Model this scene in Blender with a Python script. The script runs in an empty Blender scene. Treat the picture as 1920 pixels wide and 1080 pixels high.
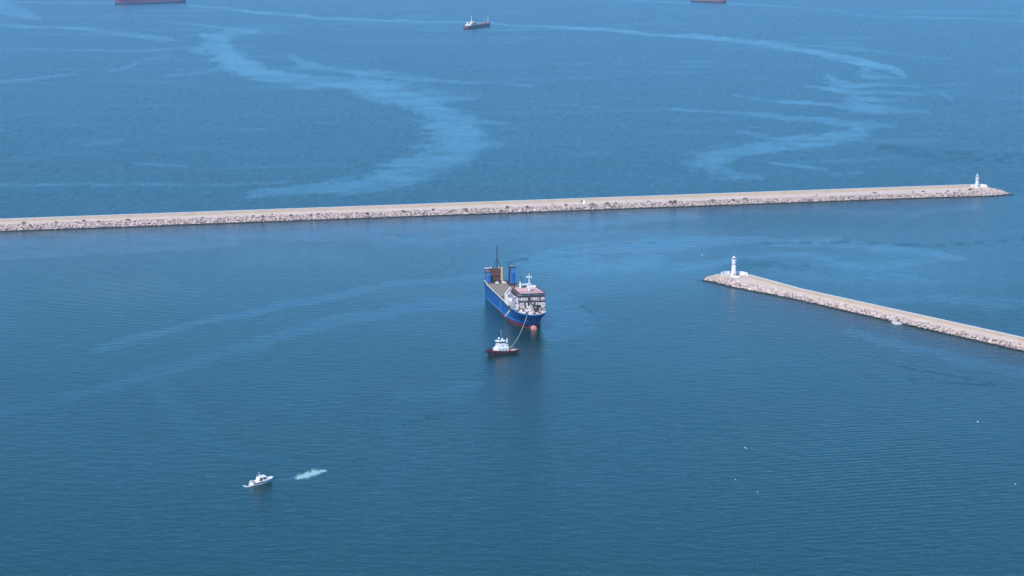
import bpy, bmesh, math, random
import numpy as np
from mathutils import Vector, Matrix

random.seed(7)
RNG = np.random.default_rng(11)
sc = bpy.context.scene
COL = sc.collection

# ------------------------------------------------------------------ camera, sky, sun, exposure
CAM_H = 277.0
PITCH = math.atan(671 / 3733.0)          # depression of the optical axis
cam = bpy.data.cameras.new('camera')
cam.sensor_width = 36.0
cam.lens = 36.0 * 3733 / 1920
cam.clip_start = 1.0
cam.clip_end = 60000.0
cam_o = bpy.data.objects.new('camera', cam)
COL.objects.link(cam_o)
cam_o.location = (0, 0, CAM_H)
cam_o.rotation_euler = (math.pi / 2 - PITCH, 0, 0)
sc.camera = cam_o

SUN_EL = math.radians(50)
SUN_AZ = math.radians(205)               # clockwise from +Y
world = bpy.data.worlds.new('World')
sc.world = world
world.use_nodes = True
wn = world.node_tree.nodes
sky = wn.new('ShaderNodeTexSky')
sky.sky_type = 'NISHITA'
sky.sun_disc = False
sky.sun_elevation = SUN_EL
sky.sun_rotation = SUN_AZ
sky.altitude = 0
sky.air_density = 1.0
sky.dust_density = 0.0
sky.ozone_density = 4.0
tint = wn.new('ShaderNodeMix')                 # clear deep-blue Mediterranean noon sky
tint.data_type = 'RGBA'
tint.blend_type = 'MULTIPLY'
tint.inputs[0].default_value = 1.0
tint.inputs[7].default_value = (.41, .86, 1.27, 1)
world.node_tree.links.new(sky.outputs[0], tint.inputs[6])
world.node_tree.links.new(tint.outputs[2], wn['Background'].inputs[0])
wn['Background'].inputs[1].default_value = 0.15

sun = bpy.data.lights.new('sun', 'SUN')
sun.energy = 4.8
sun.angle = math.radians(0.5)
sun.color = (1.0, 0.95, 0.88)
sun_o = bpy.data.objects.new('sun', sun)
COL.objects.link(sun_o)
sd = Vector((math.sin(SUN_AZ) * math.cos(SUN_EL), math.cos(SUN_AZ) * math.cos(SUN_EL), math.sin(SUN_EL)))
sun_o.rotation_euler = sd.to_track_quat('Z', 'Y').to_euler()
sun_o.location = sd * 500

sc.view_settings.view_transform = 'Standard'
sc.view_settings.look = 'None'
sc.view_settings.gamma = 1.0
sc.view_settings.use_curve_mapping = False
sc.view_settings.exposure = 0.08
sc.cycles.volume_bounces = 0
sc.cycles.max_bounces = 8
sc.cycles.sample_clamp_indirect = 6.0

HAZE_DENSITY = 5.2e-5


# ------------------------------------------------------------------ helpers
def P(px, py, z=0.0):
    """survey point: photo pixel -> ground position at height z"""
    F = 3733.0
    u = px - 960.0
    v = py - 540.0
    dy = F * math.cos(PITCH) - v * math.sin(PITCH)
    dz = -(F * math.sin(PITCH) + v * math.cos(PITCH))
    t = (z - CAM_H) / dz
    return np.array((u * t, dy * t, z))


def props(o, label=None, cat=None, group=None, kind=None):
    if label: o['label'] = label
    if cat: o['category'] = cat
    if group: o['group'] = group
    if kind: o['kind'] = kind
    return o


def thing(name, loc, rz, label, cat, group=None):
    o = bpy.data.objects.new(name, None)
    o.empty_display_size = 1
    COL.objects.link(o)
    o.location = loc
    o.rotation_euler = (0, 0, rz)
    return props(o, label, cat, group)


def mesh_obj(name, verts, faces, m=None, parent=None, smooth=False, loc=None):
    me = bpy.data.meshes.new(name)
    me.from_pydata([tuple(v) for v in verts], [], [tuple(f) for f in faces])
    me.update()
    if smooth:
        me.polygons.foreach_set('use_smooth', [True] * len(me.polygons))
    if m: me.materials.append(m)
    o = bpy.data.objects.new(name, me)
    COL.objects.link(o)
    if parent: o.parent = parent
    if loc is not None: o.location = loc
    return o


class MB:
    def __init__(s):
        s.v = []; s.f = []

    def add(s, v, f):
        b = len(s.v)
        s.v += [tuple(p) for p in v]
        s.f += [tuple(b + i for i in q) for q in f]
        return s

    def box(s, x0, x1, y0, y1, z0, z1, taper=0.0, M=None):
        t = taper
        v = [(x0, y0, z0), (x1, y0, z0), (x1, y1, z0), (x0, y1, z0),
             (x0 + t, y0 + t, z1), (x1 - t, y0 + t, z1), (x1 - t, y1 - t, z1), (x0 + t, y1 - t, z1)]
        if M is not None: v = [tuple(M @ Vector(p)) for p in v]
        return s.add(v, [(0, 3, 2, 1), (4, 5, 6, 7), (0, 1, 5, 4), (1, 2, 6, 5), (2, 3, 7, 6), (3, 0, 4, 7)])

    def tube(s, a, b, r0, r1=None, n=8):
        if r1 is None: r1 = r0
        a = Vector(a); b = Vector(b)
        d = (b - a).normalized()
        q = d.to_track_quat('Z', 'Y')
        v = []
        for c, r in ((a, r0), (b, r1)):
            for i in range(n):
                t = 2 * math.pi * i / n
                v.append(c + q @ Vector((r * math.cos(t), r * math.sin(t), 0)))
        f = [(i, (i + 1) % n, n + (i + 1) % n, n + i) for i in range(n)]
        f += [tuple(range(n - 1, -1, -1)), tuple(range(n, 2 * n))]
        return s.add(v, f)

    def lathe(s, prof, n=16, c=(0, 0, 0), M=None):
        v = []
        for r, z in prof:
            for i in range(n):
                t = 2 * math.pi * i / n
                p = Vector((c[0] + r * math.cos(t), c[1] + r * math.sin(t), c[2] + z))
                v.append(M @ p if M is not None else p)
        f = []
        for k in range(len(prof) - 1):
            for i in range(n):
                j = (i + 1) % n
                f.append((k * n + i, k * n + j, (k + 1) * n + j, (k + 1) * n + i))
        f.append(tuple(range(n - 1, -1, -1)))
        f.append(tuple((len(prof) - 1) * n + i for i in range(n)))
        return s.add(v, f)

    def loft(s, rows, close=False):
        n = len(rows[0])
        v = [p for r in rows for p in r]
        f = []
        for k in range(len(rows) - 1):
            for i in range(n if close else n - 1):
                j = (i + 1) % n
                f.append((k * n + i, k * n + j, (k + 1) * n + j, (k + 1) * n + i))
        return s.add(v, f)

    def prism(s, poly, z0, z1):
        n = len(poly)
        v = [(x, y, z0) for x, y in poly] + [(x, y, z1) for x, y in poly]
        f = [(i, (i + 1) % n, n + (i + 1) % n, n + i) for i in range(n)]
        f += [tuple(range(n - 1, -1, -1)), tuple(range(n, 2 * n))]
        return s.add(v, f)

    def build(s, name, m=None, parent=None, smooth=False, loc=None):
        return mesh_obj(name, s.v, s.f, m, parent, smooth, loc)


def new_mat(name):
    m = bpy.data.materials.new(name)
    m.use_nodes = True
    nt = m.node_tree
    return m, nt, nt.nodes['Principled BSDF']


def mat(name, c1, c2=None, scale=1.0, rough=0.6, detail=5.0, lo=0.35, hi=0.65, metal=0.0, bump=0.0, stretch=(1, 1, 1)):
    """two-tone weathered surface"""
    m, nt, b = new_mat(name)
    N = nt.nodes; L = nt.links
    b.inputs['Roughness'].default_value = rough
    b.inputs['Metallic'].default_value = metal
    if c2 is None:
        c2 = tuple(x * 0.72 for x in c1)
    tc = N.new('ShaderNodeTexCoord')
    mp = N.new('ShaderNodeMapping')
    mp.inputs['Scale'].default_value = stretch
    no = N.new('ShaderNodeTexNoise')
    no.inputs['Scale'].default_value = scale
    no.inputs['Detail'].default_value = detail
    no.inputs['Roughness'].default_value = 0.6
    rp = N.new('ShaderNodeValToRGB')
    rp.color_ramp.elements[0].position = lo
    rp.color_ramp.elements[0].color = (*c1, 1)
    rp.color_ramp.elements[1].position = hi
    rp.color_ramp.elements[1].color = (*c2, 1)
    L.new(tc.outputs['Object'], mp.inputs[0])
    L.new(mp.outputs[0], no.inputs['Vector'])
    L.new(no.outputs[0], rp.inputs[0])
    L.new(rp.outputs[0], b.inputs['Base Color'])
    if bump:
        bp = N.new('ShaderNodeBump')
        bp.inputs['Strength'].default_value = 0.7
        bp.inputs['Distance'].default_value = bump
        L.new(no.outputs[0], bp.inputs['Height'])
        L.new(bp.outputs[0], b.inputs['Normal'])
    return m


def ramp_mat(name, stops, scale, rough=0.7, detail=6.0, stretch=(1, 1, 1), bump=0.0):
    m = mat(name, (0, 0, 0), (1, 1, 1), scale, rough, detail, bump=bump, stretch=stretch)
    rp = [n for n in m.node_tree.nodes if n.type == 'VALTORGB'][0].color_ramp
    while len(rp.elements) > 1: rp.elements.remove(rp.elements[-1])
    rp.elements[0].position = stops[0][0]
    rp.elements[0].color = (*stops[0][1], 1)
    for p, c in stops[1:]:
        e = rp.elements.new(p)
        e.color = (*c, 1)
    return m


M = {}
M['white'] = mat('white_paint', (.78, .78, .77), (.62, .61, .58), .6, .45, lo=.45, hi=.8)
M['white_old'] = ramp_mat('weathered_white_paint', [(.3, (.74, .73, .71)), (.6, (.66, .62, .58)), (.72, (.34, .24, .18))], .5, .6)
M['limewash'] = mat('white_limewash', (.82, .82, .80), (.70, .69, .66), 1.2, .8, lo=.4, hi=.8)
M['blue'] = ramp_mat('blue_hull_paint', [(.3, (.002, .095, .33)), (.55, (.003, .11, .37)), (.75, (.008, .08, .25))], .12, .42, stretch=(.35, .35, 2.0))
M['blue2'] = mat('faded_blue_paint', (.03, .16, .42), (.05, .19, .40), .8, .5)
M['red'] = ramp_mat('red_boot_paint', [(.3, (.20, .022, .022)), (.6, (.13, .02, .025)), (.8, (.07, .02, .02))], .25, .6, stretch=(.4, .4, 2))
M['bulb'] = mat('salmon_red_paint', (.72, .26, .22), (.62, .20, .17), 1.5, .55)
M['sootblue'] = mat('soot_stained_blue_paint', (.008, .02, .07), (.012, .035, .13), .8, .7)
M['black'] = mat('black_paint', (.012, .012, .014), (.03, .028, .028), 1.0, .6)
M['char'] = mat('charred_steel', (.015, .012, .012), (.06, .04, .035), .8, .85, bump=.05)
M['rubber'] = mat('black_rubber', (.012, .012, .013), (.028, .027, .027), 2.0, .85)
M['burnt'] = ramp_mat('burnt_white_panel', [(.34, (.02, .016, .018)), (.40, (.10, .06, .05)), (.44, (.50, .42, .40)), (.57, (.76, .71, .69)), (.63, (.42, .27, .23)), (.68, (.03, .022, .024))], .5, .75, 7)
M['burnt_dark'] = ramp_mat('heavily_burnt_panel', [(.34, (.012, .010, .012)), (.44, (.05, .035, .035)), (.48, (.42, .39, .40)), (.56, (.70, .67, .67)), (.62, (.30, .26, .27)), (.66, (.04, .03, .035))], .22, .8, 6)
M['pinkroof'] = ramp_mat('heat_bleached_pink_deck', [(.3, (.46, .26, .22)), (.5, (.62, .40, .36)), (.66, (.55, .42, .38)), (.78, (.20, .10, .08))], .3, .8, 6)
M['reddeck'] = mat('red_oxide_deck', (.34, .12, .09), (.22, .10, .08), .5, .8)
M['deck'] = ramp_mat('olive_grey_weather_deck', [(.3, (.17, .145, .115)), (.55, (.21, .18, .14)), (.75, (.26, .17, .13))], .22, .85, 6, stretch=(.6, 1, 1))
M['rustwall'] = ramp_mat('rust_brown_steel', [(.3, (.10, .04, .025)), (.5, (.17, .075, .05)), (.65, (.07, .04, .045)), (.8, (.24, .13, .09))], .55, .85, 6)
M['cream'] = mat('cream_yellow_paint', (.62, .50, .30), (.42, .30, .17), .8, .6)
M['glass'] = mat('dark_window_glass', (.010, .011, .012), (.016, .017, .02), 1, .38)
M['grey'] = mat('grey_steel', (.24, .24, .24), (.14, .13, .12), .9, .55)
M['green_rope'] = mat('pale_green_rope', (.30, .46, .38), (.24, .38, .30), 2, .8)
M['tugred'] = ramp_mat('dark_red_tug_paint', [(.3, (.16, .012, .02)), (.55, (.11, .011, .018)), (.8, (.04, .01, .012))], .8, .5)
M['tugdeck'] = mat('salmon_tug_deck', (.52, .22, .17), (.62, .42, .36), .9, .75)
M['orange'] = mat('orange_paint', (.62, .20, .06), (.5, .14, .05), 1, .5)
M['shipred'] = mat('dull_red_ship_paint', (.30, .04, .06), (.22, .03, .05), .03, .6)
M['shippink'] = mat('pale_red_stripe_paint', (.55, .30, .30), (.45, .22, .24), .05, .6)
M['shipdark'] = mat('dark_navy_ship_paint', (.012, .02, .05), (.02, .03, .06), .03, .6)
M['shipmaroon'] = mat('maroon_ship_paint', (.38, .075, .055), (.26, .05, .045), .1, .6)
M['shipdeck'] = mat('rusty_pink_ship_deck', (.42, .24, .21), (.30, .15, .13), .12, .8)
M['concrete'] = ramp_mat('tan_concrete', [(.3, (.47, .37, .27)), (.5, (.54, .43, .31)), (.62, (.50, .41, .33)), (.8, (.40, .32, .26))], .07, .9, 7, bump=.03)
M['concrete_pale'] = ramp_mat('pale_dusty_concrete', [(.3, (.62, .51, .43)), (.55, (.55, .45, .37)), (.8, (.46, .37, .31))], .11, .9, 7, bump=.03)
M['coping'] = mat('pale_coping_concrete', (.68, .66, .63), (.56, .53, .50), .3, .85)
M['core'] = mat('dark_rubble_core', (.17, .135, .12), (.10, .08, .075), .6, .95, bump=.2)


def rock_material():
    m, nt, b = new_mat('pink_grey_armour_rock')
    N = nt.nodes; L = nt.links
    at = N.new('ShaderNodeAttribute'); at.attribute_name = 'tint'
    no = N.new('ShaderNodeTexNoise'); no.inputs['Scale'].default_value = 1.3; no.inputs['Detail'].default_value = 5
    ge = N.new('ShaderNodeNewGeometry')
    L.new(ge.outputs['Position'], no.inputs['Vector'])
    rp = N.new('ShaderNodeValToRGB')
    rp.color_ramp.elements[0].position = .3; rp.color_ramp.elements[0].color = (.68, .66, .66, 1)
    rp.color_ramp.elements[1].position = .7; rp.color_ramp.elements[1].color = (1, 1, 1, 1)
    L.new(no.outputs[0], rp.inputs[0])
    mx = N.new('ShaderNodeMix'); mx.data_type = 'RGBA'; mx.blend_type = 'MULTIPLY'; mx.inputs[0].default_value = 1
    L.new(at.outputs['Color'], mx.inputs[6]); L.new(rp.outputs[0], mx.inputs[7])
    # wet, weed-covered tidal band
    sx = N.new('ShaderNodeSeparateXYZ'); L.new(ge.outputs['Position'], sx.inputs[0])
    ad = N.new('ShaderNodeMath'); ad.operation = 'MULTIPLY_ADD'; ad.inputs[1].default_value = .7; ad.inputs[2].default_value = 0
    L.new(no.outputs[0], ad.inputs[0])
    sb = N.new('ShaderNodeMath'); sb.operation = 'SUBTRACT'
    L.new(sx.outputs[2], sb.inputs[0]); L.new(ad.outputs[0], sb.inputs[1])
    mr = N.new('ShaderNodeMapRange'); mr.inputs[1].default_value = .25; mr.inputs[2].default_value = .55
    L.new(sb.outputs[0], mr.inputs[0])
    m2 = N.new('ShaderNodeMix'); m2.data_type = 'RGBA'
    m2.inputs[6].default_value = (.028, .024, .022, 1)
    L.new(mr.outputs[0], m2.inputs[0]); L.new(mx.outputs[2], m2.inputs[7])
    L.new(m2.outputs[2], b.inputs['Base Color'])
    b.inputs['Roughness'].default_value = .85
    return m


M['rock'] = rock_material()


# ------------------------------------------------------------------ numpy noise
def _hash(ix, iy, seed):
    n = (ix.astype(np.int64) * 374761393 + iy.astype(np.int64) * 668265263 + seed * 1442695041) & 0x7fffffff
    n = ((n ^ (n >> 13)) * 1274126177) & 0x7fffffff
    n = n ^ (n >> 16)
    return (n & 0xffff) / 65535.0


def vnoise(x, y, seed=0):
    ix = np.floor(x); iy = np.floor(y)
    fx = x - ix; fy = y - iy
    fx = fx * fx * (3 - 2 * fx); fy = fy * fy * (3 - 2 * fy)
    a = _hash(ix, iy, seed); b = _hash(ix + 1, iy, seed)
    c = _hash(ix, iy + 1, seed); d = _hash(ix + 1, iy + 1, seed)
    return (a * (1 - fx) + b * fx) * (1 - fy) + (c * (1 - fx) + d * fx) * fy


def fbm(x, y, seed=0, oct=4):
    s = 0; a = .5; t = 0
    for k in range(oct):
        s = s + a * vnoise(x * 2 ** k + 17.3 * k, y * 2 ** k - 9.1 * k, seed + k)
        t += a; a *= .5
    return s / t


# ------------------------------------------------------------------ water
# smooth current slicks and wakes: (survey points, each with half width), strength, softness
SLICKS = [
    ([(-60, 46, 3), (160, 54, 3), (230, 62, 3), (280, 70, 5), (315, 75, 4), (330, 77, 1)], .8, .5),
    ([(190, 62, 1), (240, 66, 5), (300, 74, 6), (330, 78, 1)], .6, .6),
    ([(310, 41, 1), (380, 48, 2), (430, 53, 2.5), (475, 55, 3)], .8, .5),
    ([(-40, 5, 12), (10, 22, 10), (60, 34, 4)], .7, .9),
    ([(460, 56, 5), (430, 62, 9), (400, 74, 12), (405, 92, 16), (425, 108, 17), (460, 124, 18), (500, 142, 14), (560, 150, 12), (640, 158, 10),
      (690, 164, 16), (740, 176, 20), (790, 190, 20), (820, 212, 22), (850, 232, 28), (862, 255, 32), (850, 278, 30), (815, 300, 30),
      (760, 325, 28), (710, 342, 20), (600, 352, 12), (480, 366, 8)], 1.0, .55),
    ([(545, 105, 3), (570, 122, 8), (620, 132, 6), (700, 142, 5), (780, 152, 4), (860, 154, 2)], .8, .8),
    ([(700, 134, 4), (760, 140, 2), (850, 155, 2), (930, 156, 2), (1000, 161, 3)], .7, .6),
    ([(620, 160, 5), (740, 168, 9), (830, 182, 12), (900, 176, 4)], .7, .9),
    ([(840, 222, 8), (900, 228, 5), (960, 232, 2)], .6, .9),
    ([(850, 262, 12), (930, 268, 4)], .6, .9),
    ([(760, 222, 1), (820, 236, 3)], .6, .8),
    ([(340, 11, 1.5), (420, 17, 2.5), (500, 27, 3.5), (600, 36, 3.2), (700, 38, 2.5), (870, 42, 2), (1000, 48, 2.5), (1180, 60, 3), (1280, 67, 4),
      (1400, 78, 5), (1480, 90, 6), (1550, 104, 7), (1610, 115, 9), (1660, 127, 7), (1700, 138, 3)], 1.0, .5),
    ([(-60, 5, 1.5), (100, 4, 1.5), (215, 6, 2)], .8, .5),
    ([(780, 57, 1), (900, 57, 1.2), (1080, 53, 1.2), (1160, 52, 1)], .6, .5),
    ([(1400, 74, 2), (1500, 84, 2), (1620, 92, 3), (1700, 104, 2), (1790, 110, 1)], .5, 1.0),
    ([(1620, 130, 10), (1640, 142, 5), (1700, 141, 3)], .8, .8),
    ([(1545, 143, 2), (1570, 155, 9), (1600, 160, 6), (1660, 156, 3), (1720, 160, 1)], .8, .7),
    ([(1510, 162, 2), (1590, 173, 7), (1660, 171, 3), (1720, 176, 2)], .9, .6),
    ([(1380, 177, 1), (1460, 192, 3), (1560, 198, 3), (1590, 196, 8), (1630, 203, 10), (1690, 205, 4), (1745, 210, 2)], .9, .6),
    ([(1590, 184, 7), (1650, 188, 4), (1710, 186, 2)], .8, .7),
    ([(1270, 204, 2), (1380, 211, 3), (1480, 222, 5), (1560, 228, 6), (1620, 232, 9), (1660, 234, 3)], .9, .6),
    ([(1620, 238, 10), (1600, 254, 14), (1540, 262, 14), (1470, 274, 12), (1390, 286, 12), (1320, 298, 16), (1345, 315, 12), (1380, 328, 10), (1420, 336, 4)], .9, .8),
    ([(1380, 246, 2), (1440, 258, 5), (1500, 266, 5)], .6, .9),
    ([(1280, 300, 4), (1300, 318, 4)], .5, 1),
    ([(1450, 306, 2), (1500, 312, 4), (1550, 319, 3)], .8, .7),
    ([(1560, 260, 6), (1680, 266, 6), (1760, 264, 3)], .5, 1),
    ([(1560, 330, 3), (1610, 324, 3)], .7, .9),
    ([(1480, 305, 3), (1600, 300, 3), (1700, 292, 2)], .4, 1),
    ([(-60, 154, 3), (40, 149, 3), (100, 143, 3), (145, 140, 2)], .8, .5),
    ([(-40, 92, 1.2), (120, 92, 1.5), (260, 95, 2.5), (390, 88, 2.5)], .7, .5),
    ([(190, 136, 1.5), (240, 126, 2.5), (270, 112, 3), (315, 103, 3)], .5, .8),
    ([(310, 143, 1.5), (360, 138, 2), (410, 130, 2)], .6, .7),
    ([(150, 273, 2), (220, 265, 3)], .6, .7),
    ([(-50, 349, 3), (120, 347, 3), (180, 345, 1.5)], .7, .6),
    ([(250, 308, 2), (345, 312, 2.5)], .6, .7),
    ([(180, 350, 3), (300, 345, 4), (420, 348, 3), (540, 340, 2)], .6, .9),
    ([(370, 316, 1), (500, 312, 2), (640, 310, 2)], .4, .9),
    ([(1180, 2, 1.5), (1400, 8, 1.5), (1560, 18, 1), (1600, 28, 1.5), (1720, 32, 2), (1990, 42, 2)], .6, .6),
    ([(1020, 118, 1), (1180, 120, 2)], .4, .8),
    ([(990, 190, 1), (1070, 198, 3), (1130, 202, 1)], .5, .8),
    ([(1760, 173, 2), (1785, 184, 3)], .6, .6),
    # inside the harbour
    ([(905, 517, 3), (830, 524, 5), (740, 533, 6), (640, 553, 7), (540, 570, 7), (450, 590, 7), (380, 606, 6), (280, 630, 6), (180, 655, 5)], .95, .8),
    ([(905, 566, 9), (800, 573, 12), (700, 590, 12), (620, 607, 10), (520, 635, 9), (420, 668, 11), (330, 690, 11), (260, 708, 8), (160, 735, 8), (-40, 785, 10)], .95, .8),
    ([(985, 486, 5), (1050, 474, 9), (1120, 465, 12), (1250, 458, 14), (1400, 454, 10), (1560, 458, 9), (1700, 474, 9), (1800, 486, 6)], 1.0, .9),
    ([(985, 500, 14), (1080, 500, 22), (1160, 505, 20), (1220, 490, 16)], .75, 1),
    ([(1000, 560, 12), (1050, 585, 30), (1080, 610, 28), (1050, 632, 10)], .95, .8),
    ([(1280, 506, 8), (1400, 480, 4), (1500, 484, 8), (1640, 500, 12), (1760, 492, 4)], .8, 1),
    ([(1440, 506, 6), (1560, 524, 10), (1660, 520, 12), (1760, 530, 8)], .5, 1),
    ([(1640, 560, 8), (1780, 560, 12), (1980, 575, 14)], .65, 1),
    ([(-60, 455, 16), (200, 446, 16), (500, 436, 14), (800, 424, 14), (1100, 414, 12), (1300, 404, 8)], .85, 1),
    ([(-60, 480, 8), (120, 470, 10), (300, 462, 9), (450, 455, 7)], .6, 1),
    ([(560, 440, 8), (760, 452, 10), (950, 440, 12), (1150, 436, 8)], .5, 1),
    ([(1380, 395, 5), (1550, 396, 6), (1700, 400, 10), (1830, 385, 8)], .4, 1),
    ([(1590, 618, 6), (1680, 645, 8), (1780, 672, 9), (1990, 712, 10)], .8, 1),
    ([(760, 745, 10), (850, 735, 16), (900, 720, 10)], .6, 1),
    ([(740, 800, 20), (760, 870, 26), (720, 960, 30), (700, 1040, 20)], .4, 1),
    ([(300, 720, 16), (340, 790, 14), (430, 850, 10), (540, 868, 8)], .5, 1),
    ([(530, 893, 3), (565, 893, 4)], .4, 1),
]
# dark steep wave trains (turning wake edges): points with half width
CHOP = [
    ([(950, 495, 1.5), (985, 483, 2), (1030, 472, 2), (1100, 464, 2), (1180, 457, 1.5), (1250, 452, 1.5)], .6),
    ([(970, 503, 1), (1010, 504, 1.3)], .8),
    ([(1115, 516, 1.5), (1150, 508, 2), (1200, 502, 1.5)], .6),
    ([(1030, 560, 1.5), (1080, 568, 1.5), (1110, 585, 1.5), (1118, 600, 1.3), (1090, 616, 1.5), (1040, 622, 1.6)], .5),
    ([(1030, 590, 1.2), (1060, 595, 1.5), (1080, 606, 1.2)], .7),
    ([(975, 640, 4), (1000, 644, 4.5), (1025, 643, 3)], .7),
    ([(1400, 456, 2), (1600, 455, 3), (1760, 462, 2), (1920, 448, 2)], .6),
    ([(1380, 496, 5), (1450, 496, 6), (1520, 500, 3)], .3),
    ([(1660, 682, 1), (1720, 694, 1.3), (1800, 707, 1.3), (1870, 722, 1.3)], .65),
    ([(1620, 705, 1), (1740, 714, 1.4), (1840, 722, 1.5), (1940, 734, 1.5)], .65),
    ([(1660, 280, 8), (1740, 290, 12), (1840, 296, 12), (1940, 300, 8)], .28),
    ([(720, 800, 2), (770, 790, 5), (830, 778, 5), (880, 772, 2)], .3),
]


def poly_field(pts, X, Y, ax=1.0, ay=1.7):
    """max over the segments of 1 - distance / half width"""
    best = np.full(X.shape, -9.0)
    for (x0, y0, w0), (x1, y1, w1) in zip(pts[:-1], pts[1:]):
        W = max(w0, w1) * 4 + 30
        sel = (X > min(x0, x1) - W) & (X < max(x0, x1) + W) & (Y > min(y0, y1) - W) & (Y < max(y0, y1) + W)
        if not sel.any(): continue
        xs = X[sel]; ys = Y[sel]
        dx, dy = (x1 - x0) * ax, (y1 - y0) * ay
        t = np.clip(((xs - x0) * ax * dx + (ys - y0) * ay * dy) / (dx * dx + dy * dy + 1e-9), 0, 1)
        d = np.hypot((xs - x0) * ax - t * dx, (ys - y0) * ay - t * dy)
        w = (w0 + (w1 - w0) * t) * ay
        best[sel] = np.maximum(best[sel], 1 - d / w)
    return best


def water_material():
    m, nt, b = new_mat('sea_water')
    N = nt.nodes; L = nt.links
    ge = N.new('ShaderNodeNewGeometry')

    def math_(op, a, bb, c=None):
        n = N.new('ShaderNodeMath'); n.operation = op
        for i, v in enumerate((a, bb, c)):
            if v is None: continue
            if isinstance(v, (int, float)): n.inputs[i].default_value = v
            else: L.new(v, n.inputs[i])
        return n.outputs[0]

    def noise(scale, stretch, rot=0.0, detail=3.0, rough=.55):
        mp = N.new('ShaderNodeMapping')
        mp.inputs['Rotation'].default_value = (0, 0, rot)
        mp.inputs['Scale'].default_value = stretch
        no = N.new('ShaderNodeTexNoise')
        no.inputs['Scale'].default_value = scale
        no.inputs['Detail'].default_value = detail
        no.inputs['Roughness'].default_value = rough
        L.new(ge.outputs['Position'], mp.inputs[0]); L.new(mp.outputs[0], no.inputs['Vector'])
        return no.outputs[0]

    def attr(n):
        a = N.new('ShaderNodeAttribute'); a.attribute_name = n
        return a.outputs['Fac']

    calm = attr('calm'); lee = attr('lee'); chop = attr('chop'); swell = attr('swell')
    # wavelets a few metres long, crests across the wind; finer ripples; broad gust patches
    w1 = noise(.15, (.6, 1.0, 1), math.radians(12), 5.0, .68)
    w2 = noise(1.3, (.8, 1.0, 1), math.radians(-20), 3.0)
    gust = noise(.006, (1, .55, 1), .3, 5.0, .6)
    # regular low swell trains
    wv = N.new('ShaderNodeTexWave'); wv.wave_type = 'BANDS'; wv.bands_direction = 'Y'
    wv.inputs['Scale'].default_value = .055
    wv.inputs['Distortion'].default_value = 3.0
    wv.inputs['Detail'].default_value = 2.0
    wv.inputs['Detail Scale'].default_value = .25
    mp = N.new('ShaderNodeMapping'); mp.inputs['Rotation'].default_value = (0, 0, math.radians(-14))
    L.new(ge.outputs['Position'], mp.inputs[0]); L.new(mp.outputs[0], wv.inputs['Vector'])
    h = math_('ADD', math_('MULTIPLY', w1, .85), math_('MULTIPLY', w2, .10))
    amp = math_('SUBTRACT', 1.0, math_('MULTIPLY', calm, .5))
    gm = N.new('ShaderNodeMapRange'); gm.inputs[1].default_value = .3; gm.inputs[2].default_value = .7
    gm.inputs[3].default_value = .72; gm.inputs[4].default_value = 1.18
    L.new(gust, gm.inputs[0])
    amp = math_('MULTIPLY', math_('MULTIPLY', amp, gm.outputs[0]), math_('SUBTRACT', 1.0, math_('MULTIPLY', lee, .38)))
    h = math_('MULTIPLY', math_('SUBTRACT', h, .47), amp)
    h = math_('ADD', h, math_('MULTIPLY', math_('MULTIPLY', math_('SUBTRACT', wv.outputs[1], .5), swell), .16))
    w3 = noise(.42, (.3, 1.0, 1), math.radians(10), 3.0, .5)
    h = math_('ADD', h, math_('MULTIPLY', math_('MULTIPLY', math_('SUBTRACT', w3, .5), chop), .55))
    bp = N.new('ShaderNodeBump')
    bp.inputs['Strength'].default_value = 1.0
    bp.inputs['Distance'].default_value = 1.0
    L.new(h, bp.inputs['Height'])
    L.new(bp.outputs[0], b.inputs['Normal'])
    b.inputs['IOR'].default_value = 1.333
    # unresolved ripples: glossier inside the slicks
    rg = math_('SUBTRACT', math_('SUBTRACT', math_('MULTIPLY_ADD', chop, .22, .265), math_('MULTIPLY', calm, math_('MULTIPLY_ADD', lee, .10, .062))), math_('MULTIPLY', lee, .095))
    # unresolved wave groups: patchy sheen where the sea is open
    w4 = noise(.11, (1.0, .28, 1), .15, 3.0, .6)
    w5 = noise(.6, (1.0, .35, 1), -.2, 2.0, .6)
    gl = math_('ADD', math_('MULTIPLY', math_('SUBTRACT', w4, .5), .13), math_('MULTIPLY', math_('SUBTRACT', w5, .5), .24))
    gl = math_('MULTIPLY', gl, math_('SUBTRACT', 1.0, math_('MULTIPLY', lee, .6)))
    rg = math_('MAXIMUM', math_('ADD', rg, gl), .05)
    L.new(rg, b.inputs['Roughness'])
    # water colour: clear blue, milky green where churned; slicks' sky sheen painted in
    churn_sheen_fac = attr('churn_sheen')
    mx = N.new('ShaderNodeMix'); mx.data_type = 'RGBA'
    mx.inputs[6].default_value = (.001, .031, .025, 1)
    mx.inputs[7].default_value = (.035, .135, .185, 1)
    L.new(churn_sheen_fac, mx.inputs[0])
    L.new(mx.outputs[2], b.inputs['Base Color'])
    return m


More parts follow.
